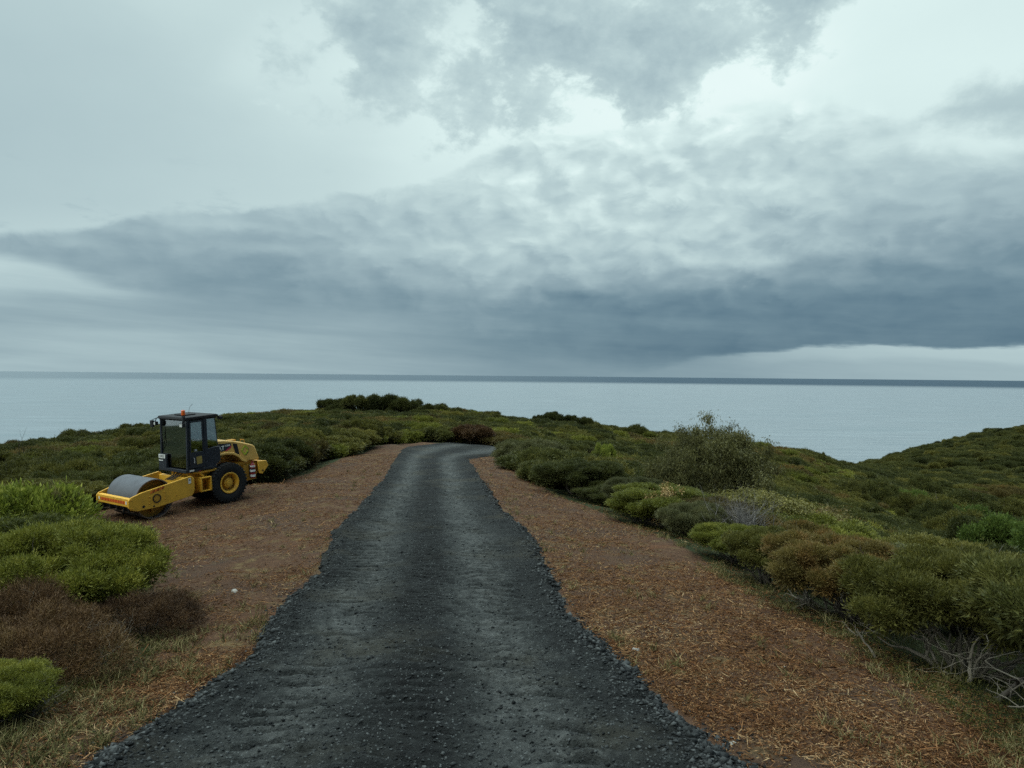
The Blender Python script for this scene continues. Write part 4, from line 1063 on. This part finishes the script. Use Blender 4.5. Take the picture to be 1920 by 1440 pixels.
def lettering(txt, size, mat, parent, loc, rot, name='lettering', ext=.002, sx=1.0, shear=0.0, bold=0.0):
    cu = bpy.data.curves.new(name, 'FONT'); cu.body = txt; cu.size = size; cu.extrude = ext; cu.align_x = 'CENTER'; cu.align_y = 'CENTER'; cu.shear = shear; cu.offset = bold
    t = bpy.data.objects.new('tmp', cu); me = bpy.data.meshes.new_from_object(t); bpy.data.objects.remove(t); me.materials.clear(); me.materials.append(mat)
    o = link(name, me, parent); o.location = loc; o.rotation_euler = rot; o.scale = (sx, 1, 1); return o

def build_roller():
    root = link('road_roller', None, label='yellow and black road roller with steel drum parked on the brown bark clearing', category='road roller')
    HR = (math.pi / 2, 0, math.pi)           # text on the left flank: reads from outside (+y), running towards the rear
    # ---- drum
    dr = link('drum', None, root)
    DX, DZ, DR, DW = 2.60, .61, .61, .84
    b = B(); t = .03
    b.lathe([(DR, -DW), (DR, DW), (DR - t, DW), (DR - t, -DW)], DX, DZ, 96, closed=True); b.done('shell', STL, dr, .004)
    for s in (-1, 1):
        b = B(); b.lathe([(DR - .004, s * DW), (DR - .004, s * (DW + .005)), (DR - t - .003, s * (DW + .005)), (DR - t - .003, s * DW)], DX, DZ, 96, closed=True); b.done('rim_edge', STLE, dr, 0)
        b = B(); y = s * .56
        b.lathe([(DR - t + .002, y - .012), (DR - t + .002, y + .012), (.02, y + .012), (.02, y - .012)], DX, DZ, 64, closed=True); b.done('end_plate', YELD, dr, 0)
        b = B(); y = s * .70
        b.lathe([(.20, y - .16 * 1), (.26, y - .13), (.26, y + .02), (.17, y + .10), (.17, y + .16)], DX, DZ, 32)
        # isolator ribs
        for k in range(3):
            a = k * 2.09 + .5; b.box(DX - .02 + .33 * math.cos(a) - .10, DX + .33 * math.cos(a) + .12, y - .14, y - .02, DZ + .33 * math.sin(a) - .05, DZ + .33 * math.sin(a) + .05, Matrix.Rotation(-a, 4, 'Y'))
        b.done('hub', YELD, dr, .006)
    # ---- drum frame (yoke)
    yk = link('drum_frame', None, root)
    side = [(3.40, .42), (3.47, .50), (3.47, .72), (3.40, .80), (3.05, .90), (1.45, 1.13), (1.36, 1.08), (1.36, .60), (1.44, .50), (2.60, .36), (3.2, .36)]
    for s in (-1, 1):
        b = B(); y0, y1 = sorted((s * .905, s * .96)); b.prism(side, y0, y1)
        b.done('side_plate', YEL, yk, .012)
        yo = s * .962
        b = B(); b.lathe([(.135, yo - .01), (.135, yo + s * .012), (.105, yo + s * .012), (.105, yo - .01)], 2.60, .64, 32, closed=True)
        b.lathe([(.04, yo), (.04, yo + s * .004)], 3.02, .47, 16); b.lathe([(.028, yo), (.028, yo + s * .004)], 2.70, .42, 16)
        b.done('hub_opening', BLKP, yk, 0)
        b = B(); b.lathe([(.098, yo - .01), (.098, yo + s * .006)], 2.60, .64, 6)
        b.done('hub_cap', YELD, yk, .004)
        b = B()
        for px, pz in ((2.83, .72), (2.83, .62), (2.83, .52), (2.34, .79), (2.34, .68), (2.34, .58), (3.38, .73), (3.38, .47), (1.98, .62)):
            b.lathe([(.022, yo), (.022, yo + s * .012), (.012, yo + s * .018)], px, pz, 6)
        b.done('bolts', YELD, yk, 0)
        for k in range(6):
            b = B(); x0 = 2.80 - k * .075; z0 = .82 + k * .014
            b.prism([(x0, z0), (x0 - .045, z0), (x0 - .085, z0 + .085), (x0 - .04, z0 + .085)], yo, yo + s * .004); b.done('reflector_stripe', ORG if k % 2 == 0 else DRED, yk, 0)
    b = B(); b.box(3.33, 3.45, -.905, .905, .52, .74); b.box(3.30, 3.45, -.905, .905, .735, .765); b.done('front_beam', YEL, yk, .012)
    b = B(); b.box(1.30, 1.46, -.905, .905, .62, 1.04); b.done('rear_beam', YEL, yk, .012)
    for k in range(30):
        b = B(); y = -.72 + k * .048; b.prism([(3.452, .60), (3.456, .60), (3.456, .69), (3.452, .69)], y, y + .0475)
        b.done('reflector_stripe', ORG if k % 2 else DRED, yk, 0)
    for s in (-1, 1):
        b = B(); b.box(3.45, 3.46, s * .80 - .025, s * .80 + .025, .60, .69); b.done('marker', WHT, yk, 0)
    b = B(); b.box(3.26, 3.32, -.86, .86, .40, .45)
    for y in (-.72, -.30, .12, .50, .78): b.box(3.22, 3.40, y - .02, y + .02, .34, .53)
    b.done('scraper_bar', BLKP, yk, .004)
    b = B(); b.box(3.12, 3.30, -.84, .84, .335, .352, Matrix.Rotation(R(14), 4, 'Y')); b.done('scraper_blade', STLE, yk, 0)
    # ---- centre hitch and hoses
    b = B(); b.box(.98, 1.34, -.26, .26, .48, .60).box(.98, 1.34, -.26, .26, .88, .98).lathe([(.11, .45), (.11, 1.05)], 1.12, 0, 24, axis='z').box(.62, 1.05, -.40, .40, .44, 1.05); b.done('hitch', YELD, root, .01)
    b = B()
    for i, (y, h) in enumerate(((.10, 1.32), (.20, 1.28), (-.05, 1.36), (.30, 1.22), (.05, 1.20))):
        b.rod([(.95, y, 1.12), (1.08, y + .03, h), (1.30, y + .05, h - .02), (1.48, y + .03, 1.08), (1.72, y, .98)], .016, 8)
    b.done('hoses', BLKP, root, 0)
    # ---- rear chassis
    ch = [(1.10, .78), (1.30, 1.16), (1.22, 1.22), (-.95, 1.22), (-1.36, 1.10), (-1.36, .72), (-1.00, .52), (-.55, .44), (.85, .44)]
    b = B(); b.prism(ch, -.48, .48)
    b.prism([(1.25, 1.15), (1.20, 1.19), (.35, 1.19), (.35, 1.12), (1.05, 1.12)], -.74, .74)
    b.prism([(1.0, 1.12), (.80, .88), (.74, .88), (.90, 1.12)], .50, .72)
    b.done('chassis', YEL, root, .014)
    # step box between drum frame and wheel
    stp = link('step', None, root)
    for s in (-1, 1):
        b = B(); y0, y1 = sorted((s * .48, s * .86))
        b.box(.66, .70, y0, y1, .56, .98).box(1.0, 1.04, y0, y1, .56, .94).box(.66, 1.04, y0, y1, .955, .985).box(.66, 1.04, y0, y1, .53, .562); b.done('step_box', YEL, stp, .006)
    # ---- bumper / rear corner plates
    for s in (-1, 1):
        b = B(); y0, y1 = sorted((s * .74, s * .79)); b.prism([(-1.18, 1.19), (-1.52, 1.17), (-1.60, .98), (-1.34, .72), (-1.22, .76)], y0, y1); b.done('corner_plate', YEL, root, .012)
        b = B(); b.lathe([(.035, s * .79), (.035, s * .794)], -1.36, .84, 16); b.done('tie_hole', BLKP, root, 0)
    b = B(); b.box(-1.50, -1.30, -.742, .742, .80, 1.16); b.done('bumper', YELD, root, .015)
    b = B(); b.box(-.72, -1.20 + .0, .10, .60, .50, .80) if False else b.box(-1.20, -.72, .48, .62, .56, 1.10); b.done('rear_frame', YELD, root, .01)
    # ---- hood: side panels and top
    prof = [(.52, 2.06), (.30, 2.075), (0, 2.06), (-.35, 2.00), (-.70, 1.91), (-1.02, 1.80), (-1.13, 1.76), (-1.20, 1.70), (-1.38, 1.22), (-.78, 1.22), (-.62, 1.30), (-.50, 1.45), (-.30, 1.56), (-.02, 1.60), (.25, 1.57), (.42, 1.50), (.52, 1.46)]
    b = B(); b.prism(prof, -.62, .62)
    b.done('hood', YELH, root, .035)
    for s in (-1, 1):
        # fender lip over the wheel
        b = B(); arc = [(.52, 1.52), (.42, 1.56), (.25, 1.62), (-.02, 1.655), (-.32, 1.61), (-.54, 1.49), (-.67, 1.33), (-.84, 1.235)]; inn = [(-.78, 1.205), (-.60, 1.285), (-.48, 1.43), (-.29, 1.54), (-.02, 1.58), (.25, 1.55), (.42, 1.48), (.52, 1.44)]
        y0, y1 = sorted((s * .60, s * .70)); b.prism(arc + inn, y0, y1); b.done('fender_lip', YELH, root, .012)
        yo = s * .622
        b = B(); b.prism([(-.33, 1.92), (-.50, 1.88), (-.60, 1.42), (-.46, 1.40)], yo - s * .004, yo + s * .006); b.done('side_vent', BLKP, root, .004)
        b = B(); b.prism([(.52, 1.975), (-.27, 1.935), (-.28, 1.84), (-.12, 1.70), (.52, 1.665)], yo - s * .003, yo + s * .003); b.done('name_panel', BLK, root, 0)
        b = B(); b.prism([(-.27, 1.86), (-.28, 1.78), (-.12, 1.695), (-.03, 1.692)], yo, yo + s * .005); b.done('name_flash', PINK, root, 0)
        rot = (math.pi / 2, 0, math.pi) if s > 0 else (math.pi / 2, 0, 0)
        lettering('CAT', .20, WHT, root, (.17, yo + s * .006, 1.80), rot, bold=.006, sx=.92)
        lettering('CS44', .085, WHT, root, (-.135, yo + s * .006, 1.865), rot, bold=.003)
        b = B(); b.prism([(.20, 1.725), (.14, 1.725), (.12, 1.695), (.22, 1.695)], yo + s * .005, yo + s * .009) ; b.done('name_triangle', TAN, root, 0)
        # square emblem standing on its corner
        cx, cz = -.80, 1.62
        for (w_, mt, off) in ((.165, GRN, (-.018, -.012)), (.155, LIME, (0, 0))):
            for (p, q) in (((0, w_), (w_ * .85, 0)), ((w_ * .85, 0), (0, -w_)), ((0, w_), (-w_ * .75, w_ * .15)), ((0, -w_), (-w_ * .75, -w_ * .15))):
                b = B(); p = Vector(p); q = Vector(q); d = (q - p).normalized(); n_ = Vector((-d.y, d.x)) * .022
                P4 = [p + n_, q + n_, q - n_, p - n_]; k_ = .004 if mt is GRN else .0065
                b.prism([(cx + off[0] + v.x, cz + off[1] + v.y) for v in P4], yo, yo + s * k_); b.done('emblem', mt, root, 0)
    b = B(); b.box(-.55, -.30, .30, .50, 1.96, 2.02); b.rod([(-.86, .30, 1.86), (-.86, .30, 1.97), (-.86, .52, 1.97), (-.86, .52, 1.84)], .012); b.done('hood_handle', YELD, root, .006)
    # exhaust
    b = B(); b.rod([(.28, -.30, 2.0), (.28, -.30, 2.44), (.25, -.30, 2.52), (.10, -.30, 2.62)], .045, 14); b.done('exhaust', BLKP, root, 0)
    # ---- wheels
    for s in (-1, 1):
        wh = link('wheel', None, root); y = s * .68; wr, ww = .645, .19
        b = B(); prof = [(.345, -ww * .80), (.43, -ww * .98), (.56, -ww * .99), (.625, -ww * .90), (wr, -ww * .72), (wr + .004, -ww * .3), (wr + .005, 0), (wr + .004, ww * .3), (wr, ww * .72), (.625, ww * .90), (.56, ww * .99), (.43, ww * .98), (.345, ww * .80), (.32, ww * .6), (.32, -ww * .6)]
        b.lathe(prof, 0, wr, 72, y=y, closed=True); b.done('tyre', RUB, wh, 0)
        b = B()                                   # tread lugs
        for k in range(34):
            a = 2 * math.pi * k / 34
            for side_ in (-1, 1):
                for (t0, r0) in ((.04, wr + .012), (.11, wr + .012), (.165, wr - .002)):
                    aa = a + (math.pi / 34 if side_ > 0 else 0)
                    b.box(wr * 0 - .024, .024, -.034, .034, -.014, .014, Matrix())
                    M = Matrix.Translation((r0 * math.cos(aa), y + side_ * t0, wr + r0 * math.sin(aa))) @ Matrix.Rotation(-aa + math.pi / 2, 4, 'Y') @ Matrix.Rotation(side_ * .5, 4, 'Z')
                    bmesh.ops.transform(b.bm, matrix=M, verts=b.bm.verts[-8:])
        b.done('tread', RUB, wh, 0, smooth=False)
        b = B(); o_ = s * (ww * .86); i_ = s * .02
        b.lathe([(.292, o_ - s * .05), (.355, o_ + s * .012), (.335, o_ + s * .020), (.30, o_ + s * .004), (.292, o_ - s * .05), (.275, o_ - s * .07), (.268, i_ - s * .02), (.20, i_ - s * .03), (.17, i_ - s * .02), (.165, i_ + s * .08), (.15, i_ + s * .095), (.02, i_ + s * .098), (.02, i_ - s * .10), (.325, i_ - s * .10)], 0, wr, 56, y=y, closed=True); 
        b.lathe([(.10, i_ + s * .09), (.10, i_ + s * .125), (.02, i_ + s * .13)], 0, wr, 32, y=y)
        b.done('rim', YEL, wh, 0)
        b = B()
        for k in range(10):
            a = 2 * math.pi * k / 10; b.lathe([(.018, y + i_ - s * .03), (.018, y + i_ + s * .015)], .225 * math.cos(a), wr + .225 * math.sin(a), 8)
        b.done('wheel_nuts', BLKP, wh, 0)
    b = B(); b.lathe([(.10, -.62), (.10, .62)], 0, .645, 20); b.box(-.16, .16, -.30, .30, .46, .80); b.done('axle', YELD, root, .01)
    # ---- cab
    cab = link('cab', None, root)
    X0, X1, Y = .46, 1.40, .78; Z0, ZB, ZT = 1.26, 1.85, 2.93
    # tub below the glass
    b = B()
    for s in (-1, 1):
        y0, y1 = sorted((s * (Y - .04), s * Y))
        b.prism([(X0 - .20, 1.92), (X0 - .22, 1.46), (X0 + .02, 1.28), (1.02, 1.26), (1.02, 1.84), (X0, 1.92)], y0, y1)
    b.box(.40, X1 + .06, -Y - .004, Y + .004, 1.22, 1.30)
    b.box(X0 - .20, X0 - .16, -Y + .04, Y - .04, 1.45, 1.93)
    b.done('cab_tub', BLK, cab, .010)
    b = B(); b.box(.98, X1 + .10, -Y - .01, Y + .01, 1.20, 1.30); b.prism([(X1 + .02, 1.30), (X1 + .10, 1.30), (X1 + .08, 1.74), (X1 + .02, 1.74)], -Y, -Y + .44); b.done('front_skirt', BLK, cab, .01)
    # posts
    fx = lambda z: X1 + .04 - (z - 1.30) * .035
    for s in (-1, 1):
        for nm, xa, xb in (('front_post', 0, 0),):
            b = B(); y0, y1 = sorted((s * (Y - .07), s * (Y + .002))); b.prism([(fx(1.3) - .09, 1.30), (fx(1.3), 1.30), (fx(ZT), ZT), (fx(ZT) - .08, ZT)], y0, y1); b.done('front_post', BLK, cab, .010)
        b = B(); y0, y1 = sorted((s * (Y - .07), s * (Y + .003))); b.prism([(.80, 1.84), (.70, 1.84), (.66, ZT), (.80, ZT)] if False else [(.84, 1.30), (.70, 1.30), (.68, ZT), (.80, ZT)], y0, y1); b.done('middle_post', BLK, cab, .010)
        b = B(); y0, y1 = sorted((s * (Y - .12), s * (Y - .06))); b.prism([(X0 - .14, 1.90), (X0 - .19, 1.90), (X0 - .12, ZT), (X0 - .06, ZT)], y0, y1); b.done('rear_post', BLK, cab, .008)
        # door: lower panel, frame, handle, sticker
        dn = link('door', None, cab); y0, y1 = sorted((s * (Y + .004), s * (Y + .028)))
        b = B(); b.prism([(X1 - .04, 1.33), (.84, 1.33), (.84, 1.84), (X1 - .06, 1.84)], y0, y1)
        b.prism([(X1 - .06, 1.84), (X1 - .11, 1.84), (X1 - .14, 2.84), (X1 - .09, 2.84)], y0, y1); b.prism([(.89, 1.84), (.84, 1.84), (.84, 2.84), (.89, 2.84)], y0, y1); b.prism([(X1 - .09, 2.80), (.84, 2.80), (.84, 2.85), (X1 - .09, 2.85)], y0, y1)
        b.done('door_panel', BLK, dn, .008)
        b = B(); y0, y1 = sorted((s * (Y + .010), s * (Y + .016))); b.prism([(X1 - .11, 1.84), (.89, 1.84), (.89, 2.80), (X1 - .14, 2.80)], y0, y1); b.done('door_glass', GLS, dn, 0)
        b = B(); y0, y1 = sorted((s * (Y + .029), s * (Y + .033))); b.prism([(1.12, 1.44), (.93, 1.46), (.94, 1.70), (1.13, 1.69)], y0, y1); b.done('sticker', TAN, dn, 0)
        b = B(); b.rod([(X1 - .18, s * (Y + .03), 1.66), (X1 - .18, s * (Y + .07), 1.66), (X1 - .18, s * (Y + .07), 1.50), (X1 - .18, s * (Y + .03), 1.50)], .012); b.box(1.10, 1.18, s * (Y + .036) - .006, s * (Y + .036) + .006, 1.87, 1.93); b.rod([(X1 - .14, s * (Y + .04), 2.22), (.90, s * (Y + .04), 2.24)], .008); b.done('door_handle', paint('satin grey metal', (.30, .31, .32), .4, .5, .1), dn, 0)
        # rear quarter glass, rear side
        b = B(); y0, y1 = sorted((s * (Y - .05), s * (Y - .044))); b.prism([(.69, 1.92), (X0 - .15, 1.92), (X0 - .08, 2.86), (.67, 2.86)], y0, y1); b.done('side_glass', GLS, cab, 0)
    b = B(); b.prism([(fx(1.74) - .030, 1.34), (fx(1.74) - .024, 1.34), (fx(2.86) - .024, 2.86), (fx(2.86) - .030, 2.86)], -Y + .07, Y - .07); b.done('windscreen', GLS, cab, 0)
    b = B(); b.prism([(X0 - .17, 1.92), (X0 - .165, 1.92), (X0 - .09, 2.86), (X0 - .095, 2.86)], -Y + .12, Y - .12); b.done('rear_glass', GLS, cab, 0)
    b = B(); b.box(X0 - .14, X1 + .01, -Y, Y, 2.86, 2.93); b.prism([(X1 + .06, 2.90), (X1 + .02, 2.985), (X0 - .12, 3.00), (X0 - .20, 2.97), (X0 - .20, 2.90)], -Y - .03, Y + .03); b.done('roof', BLKP, cab, .02)
    b = B(); b.box(.75, 1.15, -.30, .30, 3.00, 3.03); b.done('roof_hatch', BLKP, cab, .01)
    # inside: seat, wheel, console
    b = B(); b.box(.62, 1.02, -.26, .26, 1.62, 1.74).box(.56, .68, -.26, .26, 1.70, 2.40); b.box(.72, .92, -.12, .12, 1.30, 1.62); b.done('seat', BLKP, cab, .04)
    b = B(); b.box(1.14, 1.28, -.16, .16, 1.30, 1.98); b.lathe([(.20, -.010), (.215, 0), (.20, .010), (.185, 0)], 0, 0, 28, axis='z', closed=True)
    bmesh.ops.transform(b.bm, matrix=Matrix.Translation((1.04, 0, 2.08)) @ Matrix.Rotation(R(-32), 4, 'Y'), verts=b.bm.verts[-112:]); b.rod([(1.16, 0, 1.95), (1.04, 0, 2.08)], .03); b.done('steering_column', BLKP, cab, 0)
    # number plate and sticker on the front skirt
    b = B(); b.box(X1 + .092, X1 + .104, -Y + .02, -Y + .40, 1.60, 1.73, Matrix.Rotation(0, 4, 'Y')); pl = b.done('number_plate', WHT, cab, .003)
    lettering('U142YJ', .105, BLKP, pl, (X1 + .106, -Y + .21, 1.663), (math.pi / 2, 0, math.pi / 2), sx=.82)
    b = B(); b.box(X1 + .098, X1 + .104, -Y + .03, -Y + .27, 1.515, 1.545); b.done('sticker', WHT, cab, 0)
    b = B(); b.box(1.22, 1.38, Y + .012, Y + .018, 1.235, 1.285); b.done('warning_label', WHT, cab, 0)
    b = B(); b.box(.98, 1.06, Y + .006, Y + .016, 1.19, 1.22); b.done('marker_light', RED, cab, 0)
    for (px, py) in ((1.50, .962), (1.16, .41)):
        b = B(); b.box(px - .045, px + .045, py, py + .005, .90, 1.07); lb = b.done('warning_label', WHT, root, 0)
        b = B(); b.prism([(px - .028, 1.00), (px + .028, 1.00), (px, 1.052)], py + .005, py + .008); b.done('warning_symbol', BLKP, lb, 0)
    # roof corner work lamps, beacon and aerial
    for (px, py, d) in ((X1 + .10, -Y - .06, 1), (X1 + .12, Y - .02, 1), (X0 - .30, Y - .05, -1), (X0 - .30, -Y + .05, -1)):
        lp = link('work_lamp', None, cab)
        b = B(); b.rod([(px - d * .10, py, 2.93), (px - d * .04, py, 2.90 if d > 0 else 2.90), (px, py, 2.80 if d > 0 else 2.88)], .016)
        b.box(px - .05, px + .05, py - .085, py + .085, 2.68 if d > 0 else 2.80, 2.80 if d > 0 else 2.90); b.done('lamp_housing', BLKP, lp, .015)
        if d > 0:
            b = B(); b.box(px + .051, px + .057, py - .07, py + .07, 2.695, 2.785); b.done('lamp_lens', LENS, lp, .002)
    b = B(); b.rod([(X1 + .04, -Y - .03, 2.92), (X1 + .16, -Y - .14, 2.86), (X1 + .16, -Y - .16, 2.60)], .012); b.box(X1 + .12, X1 + .19, -Y - .24, -Y - .08, 2.62, 2.84); b.box(X1 + .04, X1 + .10, Y - .05, Y + .02, 2.70, 3.02); b.done('mirror', BLKP, cab, .012)
    b = B(); b.rod([(X1 - .02, -Y + .12, 1.78), (X1 + .035, -Y + .25, 2.10), (X1 + .03, -Y + .14, 2.45)], .008); b.rod([(X1 + .03, -Y + .13, 2.05), (X1 + .03, -Y + .20, 2.60)], .010); b.done('wiper', BLKP, cab, 0)
    bc = link('beacon', None, cab); b = B(); b.lathe([(.055, 3.00), (.055, 3.05)], 1.36, 0, 20, axis='z', y=.58); b.done('beacon_base', BLKP, bc, 0)
    b = B(); b.lathe([(.060, 3.05), (.062, 3.08), (.060, 3.19), (.045, 3.21)], 1.36, 0, 24, axis='z', y=.58); b.done('beacon_lens', AMB, bc, 0)
    b = B(); b.rod([(1.05, .40, 3.0), (1.05, .40, 3.16), (1.00, .38, 3.27), (.88, .35, 3.36)], .005, 5); b.done('aerial', BLKP, cab, 0)
    # ---- fire extinguisher on its bracket
    fe = link('fire_extinguisher', None, root)
    b = B(); b.lathe([(.02, .62), (.075, .63), (.085, .66), (.085, 1.06), (.05, 1.13), (.03, 1.16), (.03, 1.20)], -.98, 0, 24, axis='z', y=.74); b.done('cylinder', RED, fe, 0)
    for z0, z1 in ((1.02, 1.07), (.84, .98), (.68, .76)):
        b = B(); b.lathe([(.0875, z0), (.0875, z1)], -.98, 0, 24, axis='z', y=.74); b.done('band', WHT if z0 != .84 else BLKP, fe, 0)
    b = B(); b.lathe([(.0885, .86), (.0885, .93)], -.98, 0, 24, axis='z', y=.74); b.done('band', WHT, fe, 0)
    b = B(); b.box(-1.04, -.92, .62, .67, .66, 1.10); b.done('bracket', BLKP, fe, .004)
    # ---- stand it on the ground
    fwd = Vector((-.575, -.818, 0)).normalized(); left = Vector((0, 0, 1)).cross(fwd)
    o = Vector((-10.07, 25.44, 0))
    p = o + fwd * DX; zr = float(zbase(o.x, o.y)) + .03; zf = float(zbase(p.x, p.y)) + .0
    f3 = Vector((fwd.x * DX, fwd.y * DX, zf - zr)).normalized(); u3 = f3.cross(left).normalized()
    M = Matrix((f3, left, u3)).transposed().to_4x4(); M.translation = (o.x, o.y, zr - .02)
    root.matrix_world = M
    return root
ROLLER = build_roller()
